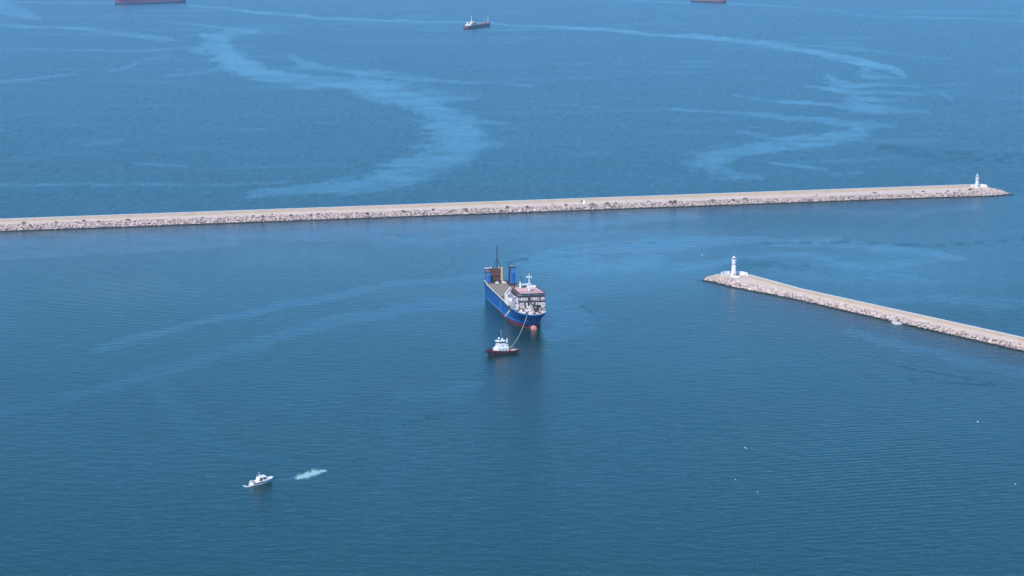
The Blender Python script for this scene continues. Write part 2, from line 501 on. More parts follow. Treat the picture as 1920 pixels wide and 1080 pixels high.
def build_water():
    wm = water_material()
    rows = np.concatenate([np.arange(-26, 420, 1.8), np.arange(420, 1130, 2.2)])
    cols = np.arange(-120, 2041, 2.4)
    F = 3733.0
    CX, RY = np.meshgrid(cols, rows)
    v = RY - 540
    dy = F * math.cos(PITCH) - v * math.sin(PITCH)
    dz = F * math.sin(PITCH) + v * math.cos(PITCH)
    t = CAM_H / dz
    WX = (CX - 960) * t; WY = dy * t
    nr, nc = CX.shape
    co = np.zeros((nr * nc, 3), np.float32)
    co[:, 0] = WX.ravel(); co[:, 1] = WY.ravel()
    idx = np.arange(nr * nc).reshape(nr, nc)
    q = np.stack([idx[:-1, :-1], idx[1:, :-1], idx[1:, 1:], idx[:-1, 1:]], -1).reshape(-1, 4)
    me = bpy.data.meshes.new('water')
    me.vertices.add(len(co)); me.vertices.foreach_set('co', co.ravel())
    me.loops.add(q.size); me.loops.foreach_set('vertex_index', q.ravel().astype(np.int32))
    me.polygons.add(len(q))
    me.polygons.foreach_set('loop_start', np.arange(0, q.size, 4, dtype=np.int32))
    me.polygons.foreach_set('loop_total', np.full(len(q), 4, np.int32))
    me.update()
    # ragged, streaked edges
    n1 = fbm(CX / 70, RY / 16, 3, 4) - .5
    n2 = fbm(CX / 26, RY / 5, 9, 4) - .5
    n3 = fbm(CX / 110, RY / 30, 21, 3) - .5
    X = CX + n1 * 60 + n2 * 26; Y = RY + n3 * 16 + n2 * 5
    n4 = fbm(CX / 12, RY / 3, 61, 3) - .5
    wisp = np.clip(.82 + (fbm(CX / 48, RY / 4.5, 71, 4) - .5) * 1.5, .25, 1.15)
    calm = np.zeros(CX.shape)
    for pts, a, soft in SLICKS:
        w = max(p[2] for p in pts)
        k = min(1.0, w / 12.0) * .8 + .2           # thin streaks wander less
        f = poly_field(pts, CX + (X - CX) * k, RY + (Y - RY) * k * .8)
        lo = -.45 * soft; hi = .25 + .45 * soft
        g = np.clip((f + n2 * 1.5 * soft + n4 * .5 - lo) / (hi - lo), 0, 1)
        a = a * wisp
        calm = np.maximum(calm, a * g * g * (3 - 2 * g))
    # scattered faint streaks far out
    st = fbm(CX / 160, RY / 5, 40, 4)
    env = np.clip((420 - RY) / 200, 0, 1)
    calm = np.maximum(calm, np.clip((st - .60) / .16, 0, 1) * .26 * env)
    st2 = fbm(CX / 260, RY / 60, 55, 4)
    calm = np.maximum(calm, np.clip((st2 - .5) / .3, 0, 1) * .22 * (RY > 430))
    chop = np.zeros(CX.shape)
    for pts, a in CHOP:
        f = poly_field(pts, CX + n2 * 10, RY + n2 * 3)
        br = np.clip(.55 + (fbm(CX / 18, RY / 4, 77, 2) - .5) * 3.2, 0, 1)
        chop = np.maximum(chop, a * np.clip(f + .6, 0, 1) * br)
    swell = np.clip(1 - np.hypot((CX - 180) / 330, (RY - 560) / 130), 0, 1) * 1.5
    swell = np.maximum(swell, np.clip(1 - np.hypot((CX - 1650) / 420, (RY - 900) / 240), 0, 1) * .8)
    swell = np.clip(swell, 0, 1)
    churn_sheen_mask = np.clip(1 - np.hypot((CX - 1180) / 330, (RY - 500) / 70), 0, 1) * .45
    churn_sheen_mask = np.maximum(churn_sheen_mask, .5 * np.clip(1 - np.hypot((CX - 1680) / 420, (RY - 500) / 90), 0, 1))
    churn_sheen_mask = np.maximum(churn_sheen_mask, calm * np.clip((400 - RY) / 60, 0, 1) * .5)  # offshore slicks: brighter sky reflection painted as a paler body colour
    lee = np.clip((RY - (436 - .036 * CX)) / 3 + 1, 0, 1) * (1 - .6 * np.clip((RY - (520 + (CX - 1380) * .23)) / -20, 0, 1) * np.clip((CX - 1250) / 150, 0, 1))
    lee = lee * (.45 + .55 * np.clip(1 - (RY - 470) / 260, 0, 1))
    for nm, a in (('lee', lee), ('calm', calm), ('chop', chop), ('swell', swell), ('churn_sheen', churn_sheen_mask)):
        at = me.attributes.new(nm, 'FLOAT', 'POINT')
        at.data.foreach_set('value', a.ravel().astype(np.float32))
    me.materials.append(wm)
    o = bpy.data.objects.new('water', me)
    COL.objects.link(o)
    props(o, 'blue harbour water and open sea with pale current slicks', kind='structure')
    # the sea beyond the surveyed area, out to the horizon, half a metre lower so it never shares a plane
    R = 30000
    s = mesh_obj('sea', [(-R, -R, -.5), (R, -R, -.5), (R, R, -.5), (-R, R, -.5)], [(0, 1, 2, 3)], wm)
    props(s, 'open sea out to the horizon', kind='structure')


build_water()

# ------------------------------------------------------------------ haze
hz = MB().box(-31000, 31000, -31000, 31000, -1.8, 305).build('haze')
hm = bpy.data.materials.new('sea_haze')
hm.use_nodes = True
hn = hm.node_tree.nodes
hn.remove(hn['Principled BSDF'])
pv = hn.new('ShaderNodeVolumePrincipled')
pv.inputs['Color'].default_value = (.47, .78, 1.0, 1)
pv.inputs['Density'].default_value = HAZE_DENSITY
pv.inputs['Anisotropy'].default_value = 0.2
hm.node_tree.links.new(pv.outputs[0], hn['Material Output'].inputs['Volume'])
hz.data.materials.append(hm)
props(hz, 'thin pale sea haze', kind='stuff')


# ------------------------------------------------------------------ rocks
def make_rock_templates(n, seed):
    rnd = random.Random(seed)
    out = []
    for k in range(n):
        bm = bmesh.new()
        for i in range(11):
            v = Vector((rnd.gauss(0, 1), rnd.gauss(0, 1), rnd.gauss(0, 1))).normalized()
            v *= rnd.uniform(.72, 1.0)
            bm.verts.new((v.x * rnd.uniform(.85, 1.1), v.y * .85, v.z * .72))
        bmesh.ops.convex_hull(bm, input=bm.verts[:])
        bmesh.ops.delete(bm, geom=[v for v in bm.verts if not v.link_faces], context='VERTS')
        bmesh.ops.triangulate(bm, faces=bm.faces[:])
        bm.verts.index_update()
        V = np.array([v.co[:] for v in bm.verts])
        Fc = np.array([[v.index for v in f.verts] for f in bm.faces])
        bm.free()
        out.append((V, Fc))
    return out


TPL = make_rock_templates(14, 5)


def rand_rot(n):
    q = RNG.normal(size=(n, 4)); q /= np.linalg.norm(q, axis=1, keepdims=True)
    w, x, y, z = q.T
    return np.stack([np.stack([1 - 2 * (y * y + z * z), 2 * (x * y - z * w), 2 * (x * z + y * w)], -1),
                     np.stack([2 * (x * y + z * w), 1 - 2 * (x * x + z * z), 2 * (y * z - x * w)], -1),
                     np.stack([2 * (x * z - y * w), 2 * (y * z + x * w), 1 - 2 * (x * x + y * y)], -1)], 1)


def rock_tints(n):
    base = np.array([.71, .565, .48])
    k = RNG.uniform(.70, 1.14, (n, 1))
    hue = RNG.normal(0, .016, (n, 3))
    return np.clip(base * k + hue, .1, .85)


def rock_mass(name, pts, sizes, parent):
    n = len(pts)
    R = rand_rot(n); which = RNG.integers(0, len(TPL), n)
    tint = rock_tints(n)
    VV = []; FF = []; CC = []; base = 0
    for k, (V, Fc) in enumerate(TPL):
        s = np.where(which == k)[0]
        if not len(s): continue
        A = np.einsum('nij,vj->nvi', R[s], V) * sizes[s][:, None, None] + pts[s][:, None, :]
        VV.append(A.reshape(-1, 3))
        FF.append((Fc[None] + (np.arange(len(s)) * len(V))[:, None, None]).reshape(-1, 3) + base)
        CC.append(np.repeat(tint[s], len(V), 0))
        base += len(s) * len(V)
    VV = np.concatenate(VV).astype(np.float32); FF = np.concatenate(FF).astype(np.int32); CC = np.concatenate(CC)
    me = bpy.data.meshes.new(name)
    me.vertices.add(len(VV)); me.vertices.foreach_set('co', VV.ravel())
    me.loops.add(FF.size); me.loops.foreach_set('vertex_index', FF.ravel())
    me.polygons.add(len(FF))
    me.polygons.foreach_set('loop_start', np.arange(0, FF.size, 3, dtype=np.int32))
    me.polygons.foreach_set('loop_total', np.full(len(FF), 3, np.int32))
    me.update()
    ca = me.color_attributes.new('tint', 'FLOAT_COLOR', 'POINT')
    ca.data.foreach_set('color', np.concatenate([CC, np.ones((len(CC), 1))], 1).astype(np.float32).ravel())
    me.polygons.foreach_set('use_smooth', [False] * len(FF))
    me.materials.append(M['rock'])
    o = bpy.data.objects.new(name, me)
    COL.objects.link(o); o.parent = parent
    o['kind'] = 'stuff'
    return o


BOULDER_MESH = []


def boulder_parts(pts, sizes, parent):
    if not BOULDER_MESH:
        for k, (V, Fc) in enumerate(TPL):
            for j in range(3):
                me = bpy.data.meshes.new('boulder')
                me.from_pydata([tuple(v) for v in V], [], [tuple(int(i) for i in f) for f in Fc])
                ca = me.color_attributes.new('tint', 'FLOAT_COLOR', 'POINT')
                c = rock_tints(1)[0]
                ca.data.foreach_set('color', np.tile([*c, 1], len(V)).astype(np.float32))
                me.materials.append(M['rock'])
                BOULDER_MESH.append(me)
    for p, s in zip(pts, sizes):
        o = bpy.data.objects.new('boulder', random.choice(BOULDER_MESH))
        COL.objects.link(o); o.parent = parent
        o.location = p
        o.scale = (s * random.uniform(.9, 1.2), s, s * random.uniform(.8, 1.0))
        o.rotation_euler = (random.uniform(-.5, .5), random.uniform(-.5, .5), random.uniform(0, 6.28))


def resample(pl, n):
    pl = np.array(pl, float)
    d = np.r_[0, np.cumsum(np.linalg.norm(np.diff(pl, axis=0), axis=1))]
    t = np.linspace(0, d[-1], n)
    return np.stack([np.interp(t, d, pl[:, i]) for i in range(3)], 1)


def slope_points(W, C, size, cover, sig=.35, bulge=.4):
    """random points on the slope between water line W and crest line C (matched polylines)"""
    W = np.asarray(W); C = np.asarray(C)
    pts = []; szs = []
    for i in range(len(W) - 1):
        a, b, c, d = W[i], W[i + 1], C[i], C[i + 1]
        area = (np.linalg.norm(b - a) + np.linalg.norm(d - c)) / 2 * (np.linalg.norm(c - a) + np.linalg.norm(d - b)) / 2
        n = RNG.poisson(area / (size * size * 2.2) * cover)
        if n == 0: continue
        u = RNG.random((n, 1)); t = RNG.random((n, 1)) * 1.1 - .05
        p = (a * (1 - u) + b * u) * (1 - t) + (c * (1 - u) + d * u) * t
        s = size * np.exp(RNG.normal(0, sig, n))
        p[:, 2] += bulge * np.sin(np.clip(t[:, 0], 0, 1) * np.pi) - .25 * s + RNG.normal(0, .22, n)
        pts.append(p); szs.append(s)
    return np.concatenate(pts), np.clip(np.concatenate(szs), size * .45, size * 2.0)


def strip(name, A, B, m, parent):
    """quad strip between matched polylines"""
    mb = MB(); mb.loft([[tuple(p) for p in A], [tuple(p) for p in B]])
    return mb.build(name, m, parent)


def at_z(p, z):
    return np.array([p[0], p[1], z])


# ------------------------------------------------------------------ lighthouse builder
def lighthouse(loc, rz, H, label, lantern=True, finial=0.0):
    t = thing('lighthouse', loc, rz, label, 'lighthouse', 'lighthouses on the breakwater ends')
    n = 24
    hb = H * .70
    MB().lathe([(2.9, 0), (2.9, .5), (2.35, .55)], 24).build('plinth', M['limewash'], t)
    MB().lathe([(1.95, .5), (1.72, hb * .83)], n).build('tower', M['limewash'], t, smooth=False)
    MB().lathe([(1.80, hb * .83), (1.80, hb * .83 + .55)], n).build('dark_band', M['grey'], t)
    MB().lathe([(1.66, hb * .83 + .55), (1.60, hb + 1.1)], n).build('upper_tower', M['limewash'], t)
    z = hb + 1.1
    MB().lathe([(1.62, z), (2.05, z + .25), (2.05, z + .45)], n).build('gallery', M['limewash'], t)
    mb = MB()
    for k in range(12):
        a = k * math.pi / 6
        mb.tube((1.95 * math.cos(a), 1.95 * math.sin(a), z + .45), (1.95 * math.cos(a), 1.95 * math.sin(a), z + 1.45), .05, n=5)
        b = a + math.pi / 6
        for zz in (z + .95, z + 1.45):
            mb.tube((1.95 * math.cos(a), 1.95 * math.sin(a), zz), (1.95 * math.cos(b), 1.95 * math.sin(b), zz), .045, n=5)
    mb.build('gallery_railing', M['white'], t)
    z2 = z + .45
    la = MB().lathe([(1.15, z2), (1.15, z2 + .5)], 12).build('lantern_room', M['white'], t)
    MB().lathe([(1.05, z2 + .5), (1.05, z2 + 1.95)], 12).build('lantern_glass', M['glass'], la)
    mb = MB()
    for k in range(8):
        a = k * math.pi / 4 + .2
        mb.tube((1.06 * math.cos(a), 1.06 * math.sin(a), z2 + .7), (1.06 * math.cos(a), 1.06 * math.sin(a), z2 + 1.9), .07, n=5)
    mb.build('glazing_bars', M['white'], la)
    MB().lathe([(1.3, z2 + 1.9), (1.3, z2 + 2.05), (.9, z2 + 2.6), (.3, z2 + 2.95), (.12, z2 + 3.4 + finial)], 16).build('dome', M['white'], t, smooth=False)
    # door and two little windows on the harbour face
    MB().box(-.5, .5, -1.99, -1.80, .55, 2.6).build('door', M['grey'], t)
    for zz in (hb * .45, hb * .92):
        MB().box(-.22, .22, -1.86, -1.60, zz, zz + .7).build('window', M['glass'], t)
    return t


def ring_wall(cx, cy, z, R, h, th, a0, a1, m, name, parent, n=28):
    mb = MB()
    rows = []
    for k in range(n + 1):
        a = math.radians(a0 + (a1 - a0) * k / n)
        c, s = math.cos(a), math.sin(a)
        rows.append([(cx + (R) * c, cy + R * s, z), (cx + R * c, cy + R * s, z + h), (cx + (R + th) * c, cy + (R + th) * s, z + h), (cx + (R + th) * c, cy + (R + th) * s, z)])
    mb.loft(rows, close=True)
    nn = len(rows)
    mb.f.append((0, 1, 2, 3)); mb.f.append(((nn - 1) * 4 + 3, (nn - 1) * 4 + 2, (nn - 1) * 4 + 1, (nn - 1) * 4))
    return mb.build(name, m, parent)


# ------------------------------------------------------------------ near breakwater
def near_breakwater():
    t = thing('breakwater', (0, 0, 0), 0, 'near rubble breakwater from the right with a road and white-topped wall', 'breakwater')
    ZC, ZT = 3.0, 5.8
    RC = P(1377, 518.5, ZC)                        # centre of the round head
    W = [P(1316.7, 525.5), P(1328, 528.6), P(1344, 532), P(1378, 540.5), P(1411, 546.5), P(1455, 555), P(1500, 564.3), P(1920, 660), P(2300, 746.6)]
    C = [P(1349, 516, 2.8), P(1355, 519.5, ZC), P(1362, 522, ZC), P(1380, 526.5, ZC), P(1402, 531.5, ZC), P(1445, 541, ZC), P(1500, 552.6, ZC), P(1920, 646.5, ZC), P(2300, 731.5, ZC)]
    T = [P(1403, 514.8, ZT), P(1500, 541.3, ZT), P(1920, 633.5, ZT), P(2300, 716.9, ZT)]
    T2 = []
    d = (T[2] - T[1]); d /= np.linalg.norm(d)
    nrm = np.array([-d[1], d[0], 0]); nrm *= np.sign(nrm[1])
    # dense matched lines
    Wd = np.concatenate([resample(W[:7], 30), resample(W[6:], 60)[1:]])
    Cd = np.concatenate([resample(C[:7], 30), resample(C[6:], 60)[1:]])
    # back slope towards the outer side
    Bc = [at_z(RC + np.array([-11.5, 2, 0]), 2.6), at_z(RC + np.array([-6, 12.0, 0]), 2.6), at_z(RC + np.array([6, 12.5, 0]), 2.9)] + [at_z(p + nrm * 2.2, 3.9) for p in T]
    Bw = [at_z(RC + np.array([-26.5, -4, 0]), 0), at_z(RC + np.array([-16, 20, 0]), 0), at_z(RC + np.array([8, 24, 0]), 0)] + [at_z(p + nrm * 11, 0) for p in T]
    Bcd = np.concatenate([resample(Bc[:4], 14), resample(Bc[3:], 60)[1:]])
    Bwd = np.concatenate([resample(Bw[:4], 14), resample(Bw[3:], 60)[1:]])
    # core
    mb = MB()
    low = lambda A, z: [tuple(at_z(p, z)) for p in A]
    mb.loft([low(Wd, -.9), [tuple(at_z(p, p[2] - .55)) for p in Cd]])
    mb.loft([[tuple(at_z(p, p[2] - .55)) for p in Bcd], low(Bwd, -.9)])
    mb.build('rubble_core', M['core'], t)
    # road slab: between crest and wall base, butted
    Tb = [at_z(p, ZC) for p in T]
    Tbd = np.concatenate([resample(Tb[:2], 12), resample(Tb[1:], 60)[1:]])
    Crd = np.concatenate([resample(C[4:7], 12), resample(C[6:], 60)[1:]])
    mb = MB()
    mb.loft([[tuple(at_z(p, -.8)) for p in Crd], [tuple(p) for p in Crd], [tuple(p) for p in Tbd]])
    mb.build('roadway', M['concrete_pale'], t)
    # wheel-worn dust strip along the wall
    # parapet wall in bays
    bays = resample(T[1:], 34)
    bays = np.concatenate([resample(T[:2], 9)[:-1], bays])
    for a, b in zip(bays[:-1], bays[1:]):
        dd = (b - a) / np.linalg.norm(b - a)
        a2 = a + dd * .04; b2 = b - dd * .04
        th = nrm * 1.5
        z0, z1 = ZC - .3, ZT - .28
        v = [at_z(a2, z0), at_z(b2, z0), at_z(b2 + th, z0), at_z(a2 + th, z0), at_z(a2, z1), at_z(b2, z1), at_z(b2 + th, z1), at_z(a2 + th, z1)]
        mesh_obj('wall_panel', v, [(0, 3, 2, 1), (4, 5, 6, 7), (0, 1, 5, 4), (1, 2, 6, 5), (2, 3, 7, 6), (3, 0, 4, 7)], M['concrete'], t)
    mb = MB()
    o1 = -nrm * .12
    rows = []
    Td = np.concatenate([resample(T[:2], 10), resample(T[1:], 40)[1:]])
    for p in Td:
        rows.append([tuple(at_z(p + o1, ZT - .28)), tuple(at_z(p + o1, ZT)), tuple(at_z(p + nrm * 1.62, ZT)), tuple(at_z(p + nrm * 1.62, ZT - .28))])
    mb.loft(rows, close=True)
    mb.f.append((0, 1, 2, 3))
    mb.build('wall_coping', M['coping'], t)
    # round head platform
    n = 40
    R = 11.0
    poly = [(RC[0] + R * math.cos(2 * math.pi * k / n), RC[1] + R * math.sin(2 * math.pi * k / n)) for k in range(n)]
    MB().prism(poly, .5, ZC + .16).build('head_platform', M['concrete'], t)
    MB().prism([tuple(q[:2]) for q in (RC + np.array([-4, -9.6, 0]), C[3], C[4], C[4] * .7 + C[5] * .3, T[0] * .97 + T[1] * .03, T[0], RC + np.array([6, 6, 0]), RC)], .4, ZC + .04).build('apron', M['concrete_pale'], t)
    ring_wall(RC[0], RC[1], ZC + .16, R - .9, 2.6, .8, -18, 100, M['limewash'], 'ring_wall', t)
    ring_wall(RC[0], RC[1], ZC + .16, R - .9, 2.6, .8, 106, 196, M['limewash'], 'ring_wall', t)
    MB().box(RC[0] - 1.3, RC[0] + 3.6, RC[1] - 5.4, RC[1] - 3.4, ZC + .16, ZC + .42).box(RC[0] - .8, RC[0] + 3.1, RC[1] - 4.9, RC[1] - 3.4, ZC + .42, ZC + .7).build('steps', M['limewash'], t)
    # armour
    p, s = slope_points(Wd, Cd, 1.0, 1.6)
    p2, s2 = slope_points(Bwd, Bcd, 1.05, 1.1)
    p3, s3 = slope_points([at_z(W[0] + np.array([0, 0, 0]), 0), at_z(RC + np.array([-24, 8, 0]), 0), at_z(RC + np.array([-16, 20, 0]), 0)],
                          [at_z(C[0], 2.6), at_z(RC + np.array([-10, 6, 0]), 2.6), at_z(RC + np.array([-6, 12, 0]), 2.6)], 1.1, 1.7)
    rock_mass('armour_rocks', np.concatenate([p, p2, p3]), np.concatenate([s, s2, s3]), t)
    # biggest boulders around the head, each its own piece
    p, s = slope_points(Wd[:26], Cd[:26], 1.75, .75, .2)
    sel = RNG.permutation(len(p))[:130]
    boulder_parts(p[sel], s[sel], t)
    lighthouse((RC[0] - .6, RC[1] + .4, ZC + .16), math.radians(8), 16.6,
               'taller white lighthouse with a dark band on the round head of the near breakwater')
    # landing slab at the water's edge
    a = P(1671, 602.5, .9)
    ang = math.atan2(d[1], d[0])
    ls = thing('landing_slab', a, ang, 'small flat white concrete landing slab at the water edge of the near breakwater', 'landing slab')
    mb = MB()
    mb.prism([(0, 0), (2, -1.6), (6.2, -2.8), (8.8, -1.6), (9.2, 2.0), (1.0, 1.6)], -1.2, .0)
    mb.build('slab', M['coping'], ls)
    mb = MB().tube((3, -1.4, 0), (3, -1.4, .5), .12).tube((6.5, -2.0, 0), (6.5, -2.0, .5), .12)
    mb.build('mooring_post', M['black'], ls)
    # dark rock awash off the tip
    q = P(1310, 524, .25)
    V, Fc = TPL[3]
    o = mesh_obj('rock', V * np.array([2.0, 1.6, .9]), Fc, M['core'], None, loc=q)
    props(o, 'lone dark wet rock awash just off the tip of the near breakwater', 'rock')
    return t


near_breakwater()


# ------------------------------------------------------------------ far breakwater
def leaf_shrub(p, w, h, col, label):
    mb = MB()
    rnd = random.Random(int(p[0] * 13))
    n = int(130 + 40 * w)
    for i in range(n):
        a = rnd.uniform(0, 6.283); r = math.sqrt(rnd.random()); e = rnd.random() ** .7
        lobes = 1 + .25 * math.sin(a * 3 + p[0])
        x = math.cos(a) * r * w * lobes * (1 - .45 * e); y = math.sin(a) * r * w * .8 * (1 - .45 * e); z = e * h * (1 - .35 * r)
        s = rnd.uniform(.16, .34)
        q = Vector((rnd.gauss(0, 1), rnd.gauss(0, 1), rnd.gauss(0, 1) + .6)).normalized()
        u = q.orthogonal().normalized(); v = q.cross(u)
        c = Vector((x, y, z))
        mb.add([c + u * s, c + v * s * .6, c - u * s, c - v * s * .6], [(0, 1, 2, 3)])
    for k in range(5):
        a = k * 1.257
        mb.tube((0, 0, -.6), (math.cos(a) * w * .5, math.sin(a) * w * .4, h * .6), .07, .03, 5)
    o = mb.build('shrub', col, None, loc=p)
    return props(o, label, 'shrub', 'shrubs on the far breakwater')


def far_breakwater():
    t = thing('breakwater', (0, 0, 0), 0, 'long far rubble breakwater across the view with a tall concrete wall', 'breakwater')
    ZC, ZT = 4.6, 8.2
    W = [P(-500, 452.5), P(0, 434.8), P(1740, 371.3), P(1830, 368.8), P(1870, 367.8), P(1898, 364.9)]
    C = [P(-500, 438.0, ZC), P(0, 421.0, ZC), P(1740, 361.2, ZC), P(1812, 358.3, ZC), P(1838, 356.0, ZC), P(1853, 351.5, ZC)]
    T = [P(-500, 428.3, ZT), P(0, 410.6, ZT), P(1740, 348.8, ZT), P(1820, 346.0, ZT)]
    d = T[2] - T[1]; d /= np.linalg.norm(d)
    nrm = np.array([-d[1], d[0], 0]); nrm *= np.sign(nrm[1])
    Wd = np.concatenate([resample(W[:3], 110), resample(W[2:], 20)[1:]])
    Cd = np.concatenate([resample(C[:3], 110), resample(C[2:], 20)[1:]])
    RC = P(1835, 352.3, ZC)
    R = 9.0
    Bc = [at_z(p + nrm * 3, 5.5) for p in T] + [at_z(RC + np.array([9, 6, 0]), 4.2), at_z(C[-1] + np.array([2, 1, 0]), 4.0)]
    Bw = [at_z(p + nrm * 16, 0) for p in T] + [at_z(RC + np.array([22, 22, 0]), 0), at_z(W[-1] + np.array([.5, .5, 0]), 0)]
    Bcd = np.concatenate([resample(Bc[:4], 100), resample(Bc[3:], 16)[1:]])
    Bwd = np.concatenate([resample(Bw[:4], 100), resample(Bw[3:], 16)[1:]])
    mb = MB()
    mb.loft([[tuple(at_z(p, -.9)) for p in Wd], [tuple(at_z(p, p[2] - .6)) for p in Cd]])
    mb.loft([[tuple(at_z(p, p[2] - .6)) for p in Bcd], [tuple(at_z(p, -.9)) for p in Bwd]])
    mb.build('rubble_core', M['core'], t)
    Tb = resample([at_z(p, ZC) for p in T], 120)
    Cr = resample(C[:4], 120)
    MB().loft([[tuple(at_z(p, -.8)) for p in Cr], [tuple(p) for p in Cr], [tuple(p) for p in Tb]]).build('roadway', M['concrete_pale'], t)
    bays = resample(T, 92)
    for a, b in zip(bays[:-1], bays[1:]):
        dd = (b - a) / np.linalg.norm(b - a)
        a2 = a + dd * .05; b2 = b - dd * .05
        th = nrm * 1.9
        z0, z1 = ZC - .3, ZT - .3
        v = [at_z(a2, z0), at_z(b2, z0), at_z(b2 + th, z0), at_z(a2 + th, z0), at_z(a2, z1), at_z(b2, z1), at_z(b2 + th, z1), at_z(a2 + th, z1)]
        mesh_obj('wall_panel', v, [(0, 3, 2, 1), (4, 5, 6, 7), (0, 1, 5, 4), (1, 2, 6, 5), (2, 3, 7, 6), (3, 0, 4, 7)], M['concrete'], t)
    rows = []
    for p in resample(T, 60):
        rows.append([tuple(at_z(p - nrm * .1, ZT - .3)), tuple(at_z(p - nrm * .1, ZT)), tuple(at_z(p + nrm * 2.1, ZT)), tuple(at_z(p + nrm * 2.1, ZT - .3))])
    mb = MB().loft(rows, close=True)
    mb.build('wall_coping', M['coping'], t)
    n = 36
    poly = [(RC[0] + R * math.cos(2 * math.pi * k / n), RC[1] + R * math.sin(2 * math.pi * k / n)) for k in range(n)]
    MB().prism(poly, 1.5, ZC + .3).build('head_platform', M['concrete'], t)
    ring_wall(RC[0], RC[1], ZC + .3, R - .9, 2.9, .8, -5, 215, M['limewash'], 'ring_wall', t)
    p, s = slope_points(Wd, Cd, .95, 1.6, bulge=.5)
    p2, s2 = slope_points(Bwd, Bcd, 1.2, .8)
    rock_mass('armour_rocks', np.concatenate([p, p2]), np.concatenate([s, s2]), t)
    p, s = slope_points(Wd[-24:], Cd[-24:], 1.7, .7, .2)
    sel = RNG.permutation(len(p))[:110]
    boulder_parts(p[sel], s[sel], t)
    lighthouse((RC[0] - 1.8, RC[1] + .5, ZC + .3), 0, 13.4,
               'smaller white lighthouse with a spiked lantern on the rocky end of the far breakwater', finial=1.6)
    # little white navigation beacon half way along, with a dark bollard
    q = P(1095, 381.5, ZC)
    bt = thing('beacon', q, 0, 'small white navigation beacon on the road in the middle of the far breakwater', 'beacon')
    MB().box(-1.0, 1.0, -.9, .9, 0, 2.9, .15).build('pedestal', M['limewash'], bt)
    MB().lathe([(.55, 2.9), (.45, 4.6)], 10).build('column', M['limewash'], bt)
    MB().lathe([(.32, 4.6), (.36, 5.2), (.1, 5.45)], 10).build('lamp', M['black'], bt)
    MB().box(-1.7, 1.7, -1.5, 1.5, -.2, .12).build('footing', M['limewash'], bt)
    q = P(1090.8, 379.0, ZC)
    o = MB().lathe([(.5, 0), (.62, .2), (.72, .9), (.85, 1.3), (.6, 1.7), (.2, 1.85)], 12).build('bollard', M['black'], None, loc=q)
    props(o, 'squat black bollard left of the small white beacon on the far breakwater', 'bollard')
    # shrubs
    m_br = mat('dry_brown_foliage', (.070, .042, .036), (.04, .026, .024), .8, .9)
    m_gr = mat('dull_green_foliage', (.065, .072, .04), (.10, .09, .055), .8, .9)
    m_gy = mat('grey_twig_foliage', (.17, .14, .12), (.11, .09, .08), .8, .9)
    spots = [(45, 420.5, 2.6, 1.7, 'b'), (57, 423, 1.0, .8, 'b'), (70, 424, .8, .7, 'g'), (105, 418, 1.7, 1.1, 'g'), (145, 417.5, 1.5, .6, 'y'), (157, 415.6, 1.6, 1.2, 'b'),
             (185, 416, 1.5, .7, 'b'), (240, 413.6, 2.7, 1.2, 'b'), (380, 409, 1.3, .7, 'y'), (475, 405.5, 1.2, .7, 'b'), (493, 406.5, 1.7, .9, 'b'), (511, 403.5, 1.5, .9, 'y'),
             (546, 404, 1.6, .7, 'b'), (583, 403.5, 1.8, .8, 'y'), (597, 401.8, 1.3, .8, 'b'), (688, 401.5, 2.2, 1.0, 'b'), (757, 397, 2.2, .9, 'b'), (812, 394, 1.7, 1.0, 'b'),
             (873, 393.2, 2.6, 1.0, 'y'), (951, 389.2, 2.4, 1.1, 'g'), (989, 388.5, 1.5, .9, 'b'), (1036, 384.3, 1.2, .7, 'y'), (1061, 385.4, 1.8, 1.3, 'y'), (1111, 384.8, 3.0, 1.7, 'b'),
             (1138, 382.9, 2.5, 1.5, 'b'), (1154, 382, 1.6, 1.0, 'b'), (1216, 379.3, 2.0, 1.1, 'g'), (1257, 379.6, 2.0, 1.3, 'b'), (1265.5, 379.2, 2.4, 1.7, 'b'), (1336, 377, 3.0, 1.4, 'g'),
             (1374, 375.4, 1.6, .9, 'b'), (1397, 373.8, 2.6, 1.2, 'y'), (1531, 367, 1.5, .8, 'y'), (1640, 363, 3.0, 1.0, 'g'), (1712, 361.2, 1.4, .8, 'y'), (1731, 360.3, 1.9, 1.0, 'b'),
             (1777, 359.4, 1.9, .9, 'g'), (1799, 359.2, 2.0, .9, 'b')]
    ordn = ['first', 'second', 'third', 'fourth', 'fifth', 'sixth', 'seventh', 'eighth', 'ninth', 'tenth', 'eleventh', 'twelfth', 'thirteenth', 'fourteenth',
            'fifteenth', 'sixteenth', 'seventeenth', 'eighteenth', 'nineteenth', 'twentieth']
    for k, (px, py, w, h, c) in enumerate(spots):
        colr = {'b': m_br, 'g': m_gr, 'y': m_gy}[c]
        word = {'b': 'brown', 'g': 'dull green', 'y': 'greyish'}[c]
        sz = 'large' if w > 2.4 else 'low' if h < .9 else 'small'
        if k < 19: where = ordn[k] + ' from the left end'
        else: where = ordn[len(spots) - 1 - k] + ' from the lighthouse end'
        leaf_shrub(P(px, py, ZC - .3), w * 1.3, h * 1.7, colr, '%s %s shrub on the far breakwater, %s' % (sz, word, where))
    return t


far_breakwater()


# ------------------------------------------------------------------ hull lofting
def hull_fn(stations, zd):
    """stations: (x_wl, y_wl, x_deck, y_deck); returns point(i, z, side)"""
    def pt(i, z, side):
        xw, yw, xd, yd = stations[i]
        D = zd(i)
        t = max(-.35, z / D)
        if t >= 0:
            a = t ** 1.25; b = t ** 1.5
        else:
            a = t * .4; b = t * .35
        return (xw + (xd - xw) * a, side * max(0.0, yw + (yd - yw) * b), z)
    return pt


